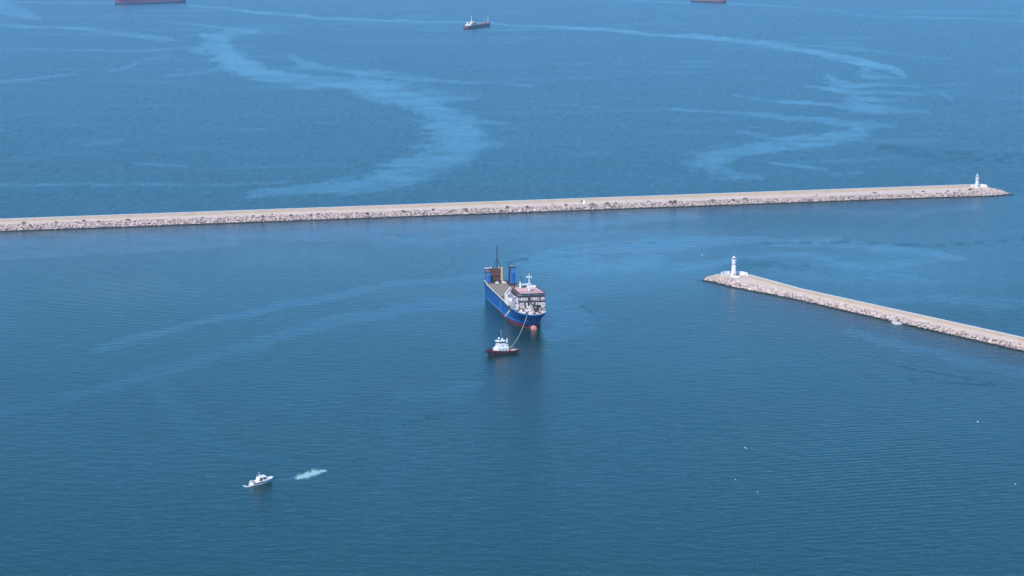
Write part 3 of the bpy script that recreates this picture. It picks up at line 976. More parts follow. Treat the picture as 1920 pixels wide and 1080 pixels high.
def hull_band(name, pt, n, z0, z1, m, parent, steps=6, smooth=True, off=0.0, closed_top=False):
    """z0, z1 functions of station index"""
    mb = MB()
    for side in (-1, 1):
        rows = []
        for k in range(steps + 1):
            r = []
            for i in range(n):
                z = z0(i) + (z1(i) - z0(i)) * k / steps
                p = pt(i, z, side)
                r.append((p[0], p[1] + side * off, p[2]))
            rows.append(r if side == -1 else r[::-1])
        mb.loft(rows)
    # transom
    rows = []
    for k in range(steps + 1):
        z = z0(0) + (z1(0) - z0(0)) * k / steps
        a = pt(0, z, -1); b = pt(0, z, 1)
        rows.append([(b[0], b[1] + off, b[2]), (a[0], a[1] - off, a[2])])
    mb.loft(rows)
    return mb.build(name, m, parent, smooth=False)


# ------------------------------------------------------------------ ro-ro ship
def roro():
    hx, hy = .191, -.982
    ship = thing('cargo_ship', (-10.2, 1505.3, 0), math.atan2(hy, hx),
                 'large blue ro-ro cargo ship with a burnt-out white bridge being towed in the harbour', 'ship')
    # local frame: x forward from the stern, y to port, z up
    st = [(0, 10.4, 0, 11.5), (12, 11.2, 12, 11.5), (30, 11.5, 30, 11.5), (55, 11.5, 55, 11.5), (80, 11.5, 80, 11.5), (98, 11.4, 98, 11.5), (108, 10.2, 109, 11.5),
          (115, 8.2, 118, 11.45), (121, 5.8, 125, 10.9), (125.5, 3.7, 130.5, 9.6), (128.6, 1.9, 134.8, 7.6), (130.4, .8, 138, 4.9), (131.2, .2, 139.6, 2.2), (131.4, 0.0, 140, 0.0)]
    n = len(st)
    deckz = lambda i: 10.4 if st[i][2] < 112 else 11.2
    redz = lambda i: -.3 + max(0, st[i][0] - 14) / 118 * 2.9
    pt = hull_fn(st, deckz)
    hull_band('hull', pt, n, lambda i: redz(i), deckz, M['blue'], ship, 7)
    hull_band('hull_bottom', pt, n, lambda i: -3.0, lambda i: redz(i), M['red'], ship, 3)
    # bulbous bow with its flat painted nose out of the water
    Mx = Matrix.Translation((131.0, 0, .75)) @ Matrix.Rotation(math.radians(90), 4, 'Y')
    MB().lathe([(2.0, -8), (2.75, -3), (2.9, 0.2), (2.7, 1.6), (2.25, 2.5)], 24, M=Mx).build('bulbous_bow', M['red'], ship, smooth=False)
    Mn = Matrix.Translation((133.45, 0, .75)) @ Matrix.Rotation(math.radians(90), 4, 'Y')
    MB().lathe([(2.3, 0), (2.2, .2), (1.3, .4), (.3, .48)], 24, M=Mn).build('bulb_nose', M['bulb'], ship, smooth=True)
    # pale rubbing strake low on the side
    mb = MB()
    for side in (-1, 1):
        rows = []
        for i in range(1, n - 3):
            z = redz(i) + 1.1
            a = pt(i, z, side); b = pt(i, z + .38, side)
            rows.append([(a[0], a[1], a[2]), (a[0], a[1] + side * .28, a[2] + .05), (b[0], b[1] + side * .28, b[2] - .05), (b[0], b[1], b[2])])
        mb.loft(rows if side == 1 else [r[::-1] for r in rows])
    mb.build('rubbing_strake', mat('pale_blue_strake', (.10, .30, .58), (.06, .2, .48), .5, .5), ship)
    # dark sponson edge then white bulwark along the cargo deck
    mb = MB()
    for side in (-1, 1):
        y0, y1 = sorted((side * 11.3, side * 11.85))
        mb.box(6, 104, y0, y1, 10.42, 10.95)
    mb.build('fender_rail', M['black'], ship)
    for side in (-1, 1):
        y0, y1 = sorted((side * 11.42, side * 11.12))
        mb = MB().box(0, 14, y0, y1, 10.4, 13.0)
        mb.box(14.02, 84, y0, y1, 10.97, 12.1)
        for k in range(24):
            xx = 2 + k * 3.5
            ya, yb = sorted((side * 11.1, side * 10.75))
            mb.box(xx, xx + .22, ya, yb, 10.45, 11.9)
        mb.build('bulwark', M['white_old'], ship)
    # forward bulwark (blue outside) following the flare
    mb = MB()
    for side in (-1, 1):
        rows = []
        for i in range(6, n):
            a = st[i]
            z = deckz(i)
            inn = .25
            rows.append([(a[2], side * a[3], z), (a[2] + .15, side * (a[3] + .05), z + .8), (a[2] - inn * .4, side * max(0, a[3] - inn), z + .8), (a[2] - inn * .4, side * max(0, a[3] - inn), z - .05)])
        mb.loft(rows if side == 1 else [r[::-1] for r in rows], close=True)
    mb.build('bow_bulwark', M['blue'], ship)
    # decks
    poly = [(st[i][2], -st[i][3] + .1) for i in range(7)] + [(st[i][2], st[i][3] - .1) for i in range(6, -1, -1)]
    MB().prism(poly, 9.9, 10.38).build('main_deck', M['deck'], ship)
    fp = [(st[i][2] - .1, -max(0, st[i][3] - .28)) for i in range(6, n - 1)] + [(st[i][2] - .1, max(0, st[i][3] - .28)) for i in range(n - 2, 5, -1)]
    MB().prism(fp, 11.12, 11.25).build('forecastle_deck', M['burnt'], ship)
    # raised weather deck plating with lane marks
    MB().box(4, 97, -10.3, 8.2, 10.4, 11.6).build('cargo_deck', M['deck'], ship)
    for k in range(7):
        y = -8.6 + k * 2.55
        MB().box(8 + (k % 2) * 2, 92, y - .14, y + .14, 11.601, 11.66).build('lane_line', M['cream'], ship)
    MB().box(4, 40, 4.6, 8.1, 11.602, 11.68).build('deck_patch', M['reddeck'], ship)
    MB().box(62, 94, -9.9, -2, 11.603, 11.67).build('deck_patch', M['rustwall'], ship)
    MB().box(4, 97, 8.25, 11.1, 10.4, 12.3).build('side_casing', M['grey'], ship)
    MB().box(0, 3.95, -11.05, 10.4, 10.4, 11.2).build('poop_deck', M['reddeck'], ship)
    # folded stern ramp and its cream side post
    r = MB().box(-1.2, -.2, -8.0, 1.5, 11.3, 21.8).build('stern_ramp', M['rustwall'], ship)
    mb = MB()
    for k in range(6):
        mb.box(-.19, .1, -7.7 + k * 1.7, -7.4 + k * 1.7, 11.5, 21.5)
    mb.box(-.19, .2, -8.0, 1.5, 15.8, 16.1).build('ramp_rib', M['char'], r)
    MB().box(-1.5, .4, 1.55, 3.1, 11.2, 22.4).build('ramp_post', M['cream'], ship)
    MB().box(-1.6, .5, -10.6, -8.05, 12, 21.0).build('ramp_post', M['rustwall'], ship)
    MB().box(-1.9, .6, -11.3, -7.2, 21.82, 22.3).box(-1.4, 0, -6.4, -5.6, 21.82, 23.0).box(-1.4, 0, -.3, .4, 21.82, 22.8).build('ramp_head', M['burnt'], ship)
    # charred winches in front of the ramp
    mb = MB()
    rnd = random.Random(3)
    for k in range(14):
        x = rnd.uniform(1.5, 9); y = rnd.uniform(-7, 6); s = rnd.uniform(.4, 1.2)
        mb.box(x, x + s * 1.4, y, y + s, 11.6, 11.6 + s * rnd.uniform(.8, 2.0), .05)
        mb.tube((x, y, 12.4), (x, y + 1.6, 12.5), .45)
    mb.build('stern_winch', M['char'], ship)
    mb = MB().box(2.5, 8.5, -4.5, 4.4, 11.6, 12.2)
    mb.build('winch_platform', M['white_old'], ship)
    # black lattice mast behind the ramp
    mb = MB().tube((-3.2, -.6, 9.0), (-3.4, -.7, 39.0), .52, .28)
    mb.tube((-3.2, -4.4, 20.5), (-3.3, -.7, 29.5), .17).tube((-3.2, 3.2, 20.5), (-3.3, -.7, 29.5), .17).tube((-1.4, -.7, 21), (-3.3, -.7, 28), .16)
    mb.tube((-3.3, -2.6, 25), (-3.3, 1.4, 25), .12).tube((-3.4, -1.5, 35.5), (-3.4, .3, 35.5), .12).tube((-3.4, -1.2, 32), (-3.4, -.1, 32), .14)
    mb.box(-4.2, -2.6, -5.0, 4.0, 9.4, 11.2)
    mb.build('aft_mast', M['black'], ship)
    # funnels: blue casing forward face, soot-black sides
    for (x0, x1, y0, y1, z0, z1) in ((12.0, 20.5, 5.0, 9.6, 12.31, 25.0), (2.6, 7.0, -11.05, -7.4, 11.21, 19.8)):
        f = MB().box(x0, x1, y0, y1, z0, z1, .45).build('funnel', M['blue2'], ship)
        if y0 > 0:
            MB().add([(x0 + .1, y0 - .02, z0), (x1 - .1, y0 - .02, z0), (x1 - .5, y0 + .41, z1 - .1), (x0 + .5, y0 + .41, z1 - .1)], [(0, 1, 2, 3)]).build('soot_stain', M['sootblue'], f)
        MB().box(x0 + .35, x1 - .35, y0 + .35, y1 - .35, z1, z1 + .7, .1).build('funnel_rim', M['char' if y0 < 0 else 'black'], f)
        MB().tube(((x0 + x1) / 2, (y0 + y1) / 2 - .8, z1), ((x0 + x1) / 2, (y0 + y1) / 2 - .8, z1 + 1.3), .4).tube(((x0 + x1) / 2, (y0 + y1) / 2 + .8, z1), ((x0 + x1) / 2, (y0 + y1) / 2 + .8, z1 + 1.2), .35).build('exhaust_pipe', M['white_old'], f)
        MB().box(x1 - .2, x1 + .04, y0 + 1.2, y1 - .8, z0 + 2, z0 + (z1 - z0) * .72).build('louvre_panel', M['blue'], f)
        MB().box(x0 - 1, x1 + 1.2, y0 - .8, y1 + .4, z0 - .6 if y0 > 0 else z0, z0 + 1.1).build('funnel_base', M['char'], f)
    # clutter beside the port funnel
    mb = MB()
    for k in range(16):
        x = rnd.uniform(22, 60); y = rnd.uniform(8.6, 10.8); s = rnd.uniform(.4, 1.1)
        mb.box(x, x + s * 2, y, y + s, 12.31, 12.3 + s * rnd.uniform(.8, 2.4), .05)
    mb.build('deck_vent', M['char'], ship)
    mb = MB()
    for k in range(6):
        x = 30 + k * 9
        mb.lathe([(.4, 0), (.4, 1.2), (.8, 1.5), (.7, 1.9)], 8, c=(x, 9.6, 12.3))
    mb.build('mushroom_vent', M['white_old'], ship)
    # white side house on the starboard edge with leaning davits
    h = MB().box(84.1, 99, -11.4, -7.6, 10.42, 17.0).build('side_house', M['white'], ship)
    mb = MB()
    for k in range(10):
        mb.box(85 + k * 1.4, 85.18 + k * 1.4, -11.56, -11.4, 11, 16.9)
    mb.build('stiffener', M['white_old'], h)
    MB().box(99.1, 109, -11.4, -7.6, 10.42, 15.6).build('side_house', M['white_old'], ship)
    MB().box(88, 98.5, -11.0, -8, 17.01, 17.4).build('house_roof', M['grey'], h)
    for x in (84.4, 91.5):
        mb = MB().tube((x, -11.2, 17.0), (x + 1.2, -7.4, 22.5), .5, .35, 6).tube((x, -7.6, 17), (x + 1.2, -7.4, 22.5), .3, n=6)
        mb.build('davit', M['white'], ship)
    # gangway recess and white pilot stripe on the starboard side
    MB().box(101, 108, -11.75, -11.40, 9.3, 12.2).build('boarding_recess', M['rustwall'], ship)
    MB().box(68.6, 69.0, -11.62, -11.48, 1.4, 10.4).build('draught_line', mat('pale_blue_mark', (.25, .45, .7), None, 1, .5), ship)
    # ---------- burnt superstructure
    sup = MB().box(93, 121.4, -7.5, 10.9, 11.3, 17.5).build('lower_house', M['burnt_dark'], ship)
    MB().box(93.2, 121.55, -8.0, 11.0, 17.52, 18.3).build('deck_slab', M['char'], ship)
    mid = MB().box(94.0, 120.4, -7.9, 10.5, 18.32, 21.1).build('accommodation', M['burnt'], ship)
    MB().box(93.6, 120.75, -9.0, 11.1, 21.12, 21.95).build('deck_slab', M['char'], ship)
    br = MB().box(96.0, 120.0, -8.4, 10.6, 21.97, 23.9).build('bridge', M['rustwall'], ship)
    roof_poly = [(95.5, -7.0), (121.8, -7.4), (121.8, 9.8), (97, 8.0)]
    MB().prism(roof_poly, 23.92, 24.35).build('bridge_roof', M['pinkroof'], ship)
    # starboard block of the front, charred column then white stump
    MB().box(109.1, 121.2, -11.2, -7.95, 11.3, 16.6).build('side_block', M['burnt'], ship)
    MB().box(108.5, 121.3, -10.8, -8.05, 16.62, 20.8).build('side_block', M['burnt_dark'], ship)
    # windows
    for k in range(9):
        y = -7.2 + k * 2.05
        w = MB().box(120.35, 120.5, y, y + .75, 19.3, 20.3).build('window', M['glass'], mid)
    for k in range(10):
        y = -8.0 + k * 1.86
        MB().box(119.95, 120.08, y, y + 1.45, 22.5, 23.5).build('window', M['glass'], br)
    for k in range(7):
        y = -6.6 + k * 2.5
        MB().box(121.35, 121.5, y, y + .8, 14.6, 15.6).build('window', M['glass'], sup)
    for k in range(9):
        x = 97 + k * 2.5
        MB().box(x, x + 1, -7.98, -7.85, 19.3, 20.2).build('window', M['glass'], mid)
    # railings and light cover strips across the front
    for (x, z, y0, y1, m) in ((120.6, 21.96, -8.9, 11.0, 'white_old'), (121.4, 18.31, -7.8, 10.9, 'char'), (121.7, 24.4, -10, 10.9, 'char')):
        mb = MB()
        for zz in (.5, 1.0):
            mb.tube((x, y0, z + zz), (x, y1, z + zz), .07, n=5)
        for k in range(14):
            yy = y0 + (y1 - y0) * k / 13
            mb.tube((x, yy, z), (x, yy, z + 1.0), .05, n=5)
        mb.build('railing', M[m], ship)
    MB().box(120.65, 120.8, -7.2, .8, 22.5, 23.0).box(120.65, 120.8, 2.0, 9.3, 22.5, 23.0).build('wind_screen', M['white_old'], ship)
    # buckled front plating, panel by panel, soot-black where the fire came through
    for row, (z0, z1, x, ya, yb, cnt) in enumerate(((18.4, 21.05, 120.42, -7.9, 10.5, 15), (15.4, 17.45, 121.42, -7.4, 10.8, 13), (13.4, 15.35, 121.42, -7.4, 10.8, 12), (11.3, 13.35, 121.42, -7.4, 10.8, 13))):
        y = ya
        for k in range(cnt):
            w = (yb - ya) / cnt
            yc = y + w / 2; zc = (z0 + z1) / 2
            dark = math.exp(-((yc - 3.8) / 2.6) ** 2 - ((zc - 14.3) / 2.4) ** 2) * 1.2 + math.exp(-((yc + 1.0) / 1.2) ** 2 - ((zc - 16.5) / 1.6) ** 2) * .8
            if row == 0: dark = .22
            q = rnd.random()
            if q < dark: mm_ = 'char'
            elif q > .88: mm_ = 'rustwall'
            elif q > .42: mm_ = 'burnt'
            else: mm_ = 'white_old'
            h1 = rnd.uniform(0, .35); h2 = rnd.uniform(0, .4)
            if rnd.random() < .88:
                tl = rnd.uniform(-.10, .10)
                Mx = Matrix.Translation((x + rnd.uniform(.04, .2), yc, zc)) @ Matrix.Rotation(tl * 2.2, 4, 'X') @ Matrix.Rotation(rnd.uniform(-.3, .3), 4, 'Z')
                MB().box(-.04, .04, -w * .48, w * rnd.uniform(.3, .48), -(z1 - z0) / 2 + h1, (z1 - z0) / 2 - h2, M=Mx).build('front_panel', M[mm_], ship)
            y += w
    for k in range(10):
        y = rnd.uniform(-8.5, 9.5)
        Mx = Matrix.Translation((122.6 + rnd.uniform(0, 1.2), y, 11.7)) @ Matrix.Rotation(rnd.uniform(-.9, .9), 4, 'X') @ Matrix.Rotation(rnd.uniform(-.8, .8), 4, 'Y')
        MB().box(-.6, .6, -.5, .5, -.05, .05, M=Mx).build('loose_plate', M[rnd.choice(['white_old', 'char', 'burnt', 'rustwall'])], ship)
    # white tubs and winches on the forecastle
    for (x, y, w, z1, m) in ((124.5, -7.4, 1.0, 13.0, 'white_old'), (127.5, -2.6, 1.0, 12.6, 'burnt'), (126, 3.5, 1.2, 12.9, 'char'), (131, 4.8, .9, 12.4, 'rustwall'), (124, 7.8, 1.1, 13.2, 'rustwall'),
                             (131.5, -4.4, .9, 12.5, 'char'), (134, .4, .8, 12.6, 'char'), (128.5, 7.2, .8, 12.7, 'burnt'), (134.6, -2.6, .5, 12.2, 'white_old')):
        f = MB().box(x - w * .6, x + w * .6, y - w, y + w, 11.26, z1 - .4, .05)
        f.tube((x, y - w * .8, z1 - .3), (x, y + w * .8, z1 - .3), w * .42, n=10)
        f.build('windlass', M[m], ship)
    for y in (-6.6, 8.8):
        MB().tube((123.4, y, 11.26), (123.4, y, 16.4), .22, n=8).build('light_post', M['cream'], ship)
    # roof kit
    mm = MB().tube((116.5, .2, 24.35), (116.2, .2, 36.6), .62, .3, 10).build('radar_mast', M['white'], ship)
    MB().box(115.8, 116.9, -1.9, 2.2, 34.5, 34.95).build('crossbar', M['white'], mm)
    MB().box(115.6, 117.0, -1.6, 2.0, 29.4, 29.8).build('crossbar', M['white'], mm)
    MB().box(117.0, 117.4, -1.9, 1.0, 30.2, 30.55).build('radar_scanner', M['white'], mm)
    mb = MB()
    for y in (-1.7, 2.0, -.8):
        mb.tube((116.3, y, 34.95), (116.3, y, 36.0), .12, n=5)
    mb.tube((116.2, .2, 36.6), (116.2, .2, 37.8), .1, n=5).build('mast_light', M['white'], mm)
    MB().tube((117.4, .2, 24.35), (116.4, .2, 31), .18, n=6).build('mast_stay', M['white'], mm)
    g = MB().box(99.5, 101, -3.8, -2.6, 24.36, 28.6, .1).box(99.6, 100.8, 1.8, 2.8, 24.36, 27.2).box(99.8, 100.6, -2.6, 1.8, 26.4, 27.1).box(98.6, 99.5, 3.2, 8.6, 24.36, 25.6)
    g.build('signal_frame', M['white'], ship)
    MB().tube((99.2, -2.0, 26), (98.6, -1.9, 33.5), .28, .12, 6).tube((98, -7, 24.3), (98, -7, 28.2), .5, .3, 6).build('burnt_post', M['black'], ship)
    mb = MB()
    for k in range(12):
        x = rnd.uniform(96.5, 104); y = rnd.uniform(-7, 9); s = rnd.uniform(.3, .8)
        mb.box(x, x + s, y, y + s, 24.36, 24.4 + s * rnd.uniform(1, 2.4), .04)
    mb.build('roof_debris', M['char'], ship)
    # low charred house behind bridge, starboard
    MB().box(93, 96, -7.4, 10.6, 20.0, 23.0).build('aft_bridge_wall', M['rustwall'], ship)
    # bow emblem, name strokes and anchor on the starboard flare
    def on_hull(x, z, out=.12):
        best = None
        for i in range(n - 1):
            a = pt(i, z, -1); b = pt(i + 1, z, -1)
            if a[0] <= x <= b[0]:
                t = (x - a[0]) / max(1e-6, b[0] - a[0])
                y = a[1] + (b[1] - a[1]) * t
                tx, ty = b[0] - a[0], b[1] - a[1]
                l = math.hypot(tx, ty); nx, ny = ty / l, -tx / l
                if ny > 0: nx, ny = -nx, -ny
                return (x + nx * out, y + ny * out, z)
        return (x, -5, z)
    def decal(name, quads, m):
        mb = MB()
        for q in quads:
            mb.add([on_hull(x, z) for x, z in q], [tuple(range(len(q)))])
        return mb.build(name, m, ship)
    letters = []
    x = 119.2
    for k in range(8):
        w = .62
        if k != 4:
            letters.append([(x, 9.0), (x + .2, 9.0), (x + .2, 10.1), (x, 10.1)])
            if k % 2 == 0: letters.append([(x + .2, 9.85), (x + w, 9.85), (x + w, 10.1), (x + .2, 10.1)])
            if k % 3 != 1: letters.append([(x + w - .18, 9.0), (x + w, 9.0), (x + w, 9.85), (x + w - .18, 9.85)])
            if k % 3 == 2: letters.append([(x + .2, 9.0), (x + w - .18, 9.0), (x + w - .18, 9.22), (x + .2, 9.22)])
        x += .95
    decal('ship_name', letters, M['white'])
    decal('bow_emblem', [[(131.2, 7.4), (132.9, 7.1), (132.6, 6.2), (132.9, 4.4), (132.0, 5.8)]], M['white'])
    rows = []
    for k in range(11):
        z = 10.2 - k * .92
        x = 105.0 - k * 2.1
        rows.append([on_hull(x, z, .1), on_hull(x + 1.9, z, .1), on_hull(x + 3.6, z, .1)])
    MB().loft(rows).build('side_stripe', M['white'], ship)
    decal('hull_mark', [[(127.0, 5.6), (127.5, 5.9), (128.3, 4.7), (127.9, 4.5)], [(129.6, 4.9), (130.1, 4.9), (130.1, 4.2), (129.6, 4.2)]], M['white'])
    return ship


SHIP = roro()
bpy.context.view_layer.update()


def ship_pt(x, y, z):
    return SHIP.matrix_world @ Vector((x, y, z))


# ------------------------------------------------------------------ tug
def tugboat():
    a = P(914.5, 666.3); b = P(967.5, 660.5)
    cx = b[:2]; d = a[:2] - b[:2]; L = float(np.linalg.norm(d))
    t = thing('tugboat', (b[0], b[1], 0), math.atan2(d[1], d[0]),
              'red-hulled tugboat with a tall white wheelhouse towing the blue ship on a long line', 'tugboat')
    s = L / 24.0
    W = .95
    st = [(0, 2.6, -.3, 3.1), (1.5, 3.3, 1.3, 3.7), (5, 3.8, 5, 4.1), (12, 3.9, 12, 4.2), (17, 3.4, 17.2, 4.1), (20.5, 2.2, 21, 3.4), (22.6, .9, 23.5, 2.2), (23.2, .3, 24.3, 1.0), (23.3, 0, 24.5, 0)]
    st = [(q[0] * s, q[1] * W, q[2] * s, q[3] * W) for q in st]
    n = len(st)
    dz = lambda i: 1.5 + 1.7 * (max(0, st[i][2] / s - 8) / 16) ** 1.6
    pt = hull_fn(st, dz)
    hull_band('hull', pt, n, lambda i: -1.0, dz, M['tugred'], t, 5)
    # bulwark
    mb = MB()
    for side in (-1, 1):
        rows = []
        for i in range(n):
            q = st[i]; z = dz(i)
            rows.append([(q[2], side * q[3], z), (q[2], side * q[3], z + .9), (q[2] - .12, side * max(0, q[3] - .16), z + .9), (q[2] - .12, side * max(0, q[3] - .16), z - .1)])
        mb.loft(rows if side == 1 else [r[::-1] for r in rows], close=True)
    mb.box(-.3 * s - .1, -.3 * s + .1, -3.0, 3.0, 1.4, 2.3)
    mb.build('bulwark', M['tugred'], t)
    poly = [(st[i][2], -max(0, st[i][3] - .2)) for i in range(n - 1)] + [(st[i][2], max(0, st[i][3] - .2)) for i in range(n - 2, -1, -1)]
    MB().prism([(x, y * .86) for x, y in poly if x < 22.5 * s], 1.3, 1.42).build('deck', M['tugdeck'], t)
    MB().box(.3, 6.6 * s, -2.1, 2.3, 1.43, 1.9).build('tow_deck', mat('white_pink_deck', (.72, .60, .57), (.6, .42, .38), 1, .7), t)
    # bow fender and tyres
    mb = MB()
    mb.lathe([(1.0, -1.6), (1.15, 0), (1.0, 1.6)], 14, M=Matrix.Translation((24.2 * s, 0, 2.7)) @ Matrix.Rotation(math.radians(90), 4, 'X'))
    mb.build('bow_fender', M['rubber'], t)
    for side in (-1, 1):
        for k in range(9):
            x = (1.4 + k * 2.45) * s
            i = min(range(n), key=lambda j: abs(st[j][2] - x))
            # interpolate half breadth
            y = float(np.interp(x, [q[2] for q in st], [q[3] for q in st])); z = 1.0 + 1.2 * max(0, (x / s - 12) / 12) ** 1.5
            Mx = Matrix.Translation((x, side * (y + .12), z)) @ Matrix.Rotation(math.radians(90), 4, 'X')
            m2 = MB()
            rows = []
            for a_ in range(12):
                th = a_ * math.pi / 6
                r = []
                for b_ in range(6):
                    ph = b_ * math.pi / 3
                    R = .62 + .24 * math.cos(ph)
                    r.append(tuple(Mx @ Vector((R * math.cos(th), R * math.sin(th), .24 * math.sin(ph)))))
                rows.append(r)
            rows.append(rows[0])
            m2.loft(rows, close=True)
            m2.build('tyre_fender', M['rubber'], t)
    mb = MB().box(-.9, -.35, -3.2, 3.2, .6, 1.7)
    mb.build('stern_fender', M['rubber'], t)
    # houses
    prism = [(7.8 * s, -2.9), (16.8 * s, -2.9), (18.8 * s, -1.5), (18.8 * s, 1.5), (16.8 * s, 2.9), (7.8 * s, 2.9)]
    h = MB().prism(prism, 1.44, 4.3).build('deckhouse', M['white'], t)
    for x in (9.5, 12.0, 14.6):
        for y0, y1 in ((-2.98, -2.86), (2.86, 2.98)):
            MB().box(x * s, (x + .8) * s, y0, y1, 2.7, 3.4).build('porthole', M['glass'], h)
    MB().box(11.0 * s, 11.9 * s, 2.87, 2.99, 1.6, 2.5).build('door', M['grey'], h)
    MB().box(7.4 * s, 17.4 * s, -3.0, 3.0, 4.31, 4.5).build('boat_deck', M['white'], t)
    h2 = MB().box(9.6 * s, 16.2 * s, -2.2, 2.2, 4.51, 6.9, .15).build('upper_house', M['white'], t)
    MB().box(12 * s, 12.7 * s, 2.08, 2.2, 5.4, 6.1).build('porthole', M['glass'], h2)
    wh = [(10.4 * s, -1.8), (15.0 * s, -2.0), (16.3 * s, -1.0), (16.3 * s, 1.0), (15.0 * s, 2.0), (10.4 * s, 1.8)]
    w = MB().prism(wh, 6.91, 7.7).build('wheelhouse', M['white'], t)
    wg = [(x * .98 + .25, y * .96) for x, y in wh]
    MB().prism(wg, 7.7, 8.75).build('wheelhouse_window', M['glass'], w)
    mb = MB()
    for x, y in wh:
        mb.tube((x * .985 + .2, y * .97, 7.7), (x * .985 + .2, y * .97, 8.76), .14, n=5)
    for k in (.3, .65):
        for sgn in (-1, 1):
            mb.tube((10.4 * s + 4.6 * s * k, sgn * 1.86, 7.7), (10.4 * s + 4.6 * s * k, sgn * 1.86, 8.76), .12, n=5)
    mb.build('window_frame', M['white'], w)
    rp = [(13.2 * s + (x - 13.2 * s) * 1.28, y * 1.3) for x, y in wh]
    MB().prism(rp, 8.77, 9.15).build('wheelhouse_roof', mat('greenish_white_paint', (.70, .74, .66), (.78, .76, .72), 1.2, .5), t)
    mb = MB()
    for x, y in rp:
        mb.tube((x * .99, y * .95, 9.15), (x * .99, y * .95, 9.8), .06, n=5)
    mb.build('roof_railing', M['white'], t)
    # mast
    ms = MB().tube((14.0 * s, 0, 9.15), (13.8 * s, 0, 14.6), .38, .3, 8).box(13.4 * s, 14.2 * s, -.9, .5, 14.3, 14.8).box(13.5 * s, 14.1 * s, -.6, .6, 11.6, 11.9)
    ms = ms.build('mast', M['black'], t)
    MB().tube((12.9 * s, .3, 12), (12.9 * s, .3, 16.2), .09, n=5).build('antenna', M['white'], ms)
    MB().tube((15.0 * s, .9, 9.15), (15.0 * s, .9, 10.3), .22, n=6).lathe([(.2, -.7), (.62, -.4), (.75, 0), (.62, .45), (.2, .7)], 12, c=(15.0 * s, .9, 10.9)).build('radar_dome', M['white'], t)
    MB().lathe([(.5, 9.15), (.5, 9.8), (.3, 10.6), (.15, 11.0)], 8, c=(11.6 * s, -.4, 0)).build('searchlight', M['white'], t)
    # funnels aft of the wheelhouse
    for y in (-1.7, 1.7):
        f = MB().box(7.9 * s, 9.2 * s, y - .6, y + .6, 4.51, 6.6, .08).build('funnel', M['white'], t)
        MB().tube((8.5 * s, y, 6.6), (8.0 * s, y, 7.4), .4, n=8).build('exhaust', M['black'], f)
    MB().tube((7.6 * s, -.6, 4.51), (7.1 * s, -.6, 10.0), .62, .35, 8).build('fire_monitor', M['white'], t)
    MB().tube((17.6 * s, 1.6, 2.0), (16.4 * s, 1.9, 5.6), .22, n=6).tube((17.6 * s, -1.6, 2.0), (16.4 * s, -1.9, 5.6), .22, n=6).build('bow_brace', M['white'], t)
    # towing gear
    wv = MB().tube((6.0 * s, -1.3, 2.7), (6.0 * s, 1.3, 2.7), .8, n=12).box(5.3 * s, 6.6 * s, -1.6, -1.3, 1.9, 3.4).box(5.3 * s, 6.6 * s, 1.3, 1.6, 1.9, 3.4)
    wv.build('towing_winch', M['orange'], t)
    MB().tube((7.3 * s, -2.2, 1.43), (7.3 * s, -2.2, 4.6), .25).tube((7.3 * s, 2.2, 1.43), (7.3 * s, 2.2, 4.6), .25).tube((7.3 * s, -2.3, 4.6), (7.3 * s, 2.3, 4.6), .25).build('tow_gantry', M['orange'], t)
    rl = MB()
    for k in range(8):
        x = (.2 + k * .9) * s
        for sy in (-1, 1):
            rl.tube((x, sy * 3.3, 2.2), (x, sy * 3.3, 3.1), .05, n=5)
    rl.tube((.2 * s, 3.3, 3.1), (6.5 * s, 3.3, 3.1), .06, n=5).tube((.2 * s, -3.3, 3.1), (6.5 * s, -3.3, 3.1), .06, n=5)
    rl.build('stern_railing', M['white_old'], t)
    bpy.context.view_layer.update()
    return t.matrix_world @ Vector((6.2 * s, 0, 3.5))


tow_a = tugboat()

# ------------------------------------------------------------------ tow line
tow_b = ship_pt(136.9, -5.6, 10.9)
cu = bpy.data.curves.new('tow_rope', 'CURVE'); cu.dimensions = '3D'; cu.bevel_depth = .20; cu.bevel_resolution = 2
sp = cu.splines.new('POLY'); NP = 40; sp.points.add(NP)
for k in range(NP + 1):
    f = k / NP
    p = Vector(tow_a).lerp(tow_b, f)
    p.z -= 4 * 4.2 * f * (1 - f) * 1.0
    sp.points[k].co = (*p, 1)
tmp = bpy.data.objects.new('tmp', cu); COL.objects.link(tmp)
dg = bpy.context.evaluated_depsgraph_get()
rme = bpy.data.meshes.new_from_object(tmp.evaluated_get(dg))
bpy.data.objects.remove(tmp)
ro = bpy.data.objects.new('tow_rope', rme); COL.objects.link(ro)
rme.materials.clear(); rme.materials.append(M['green_rope'])
props(ro, 'long pale green tow rope sagging from the blue ship bow to the tugboat', 'rope')


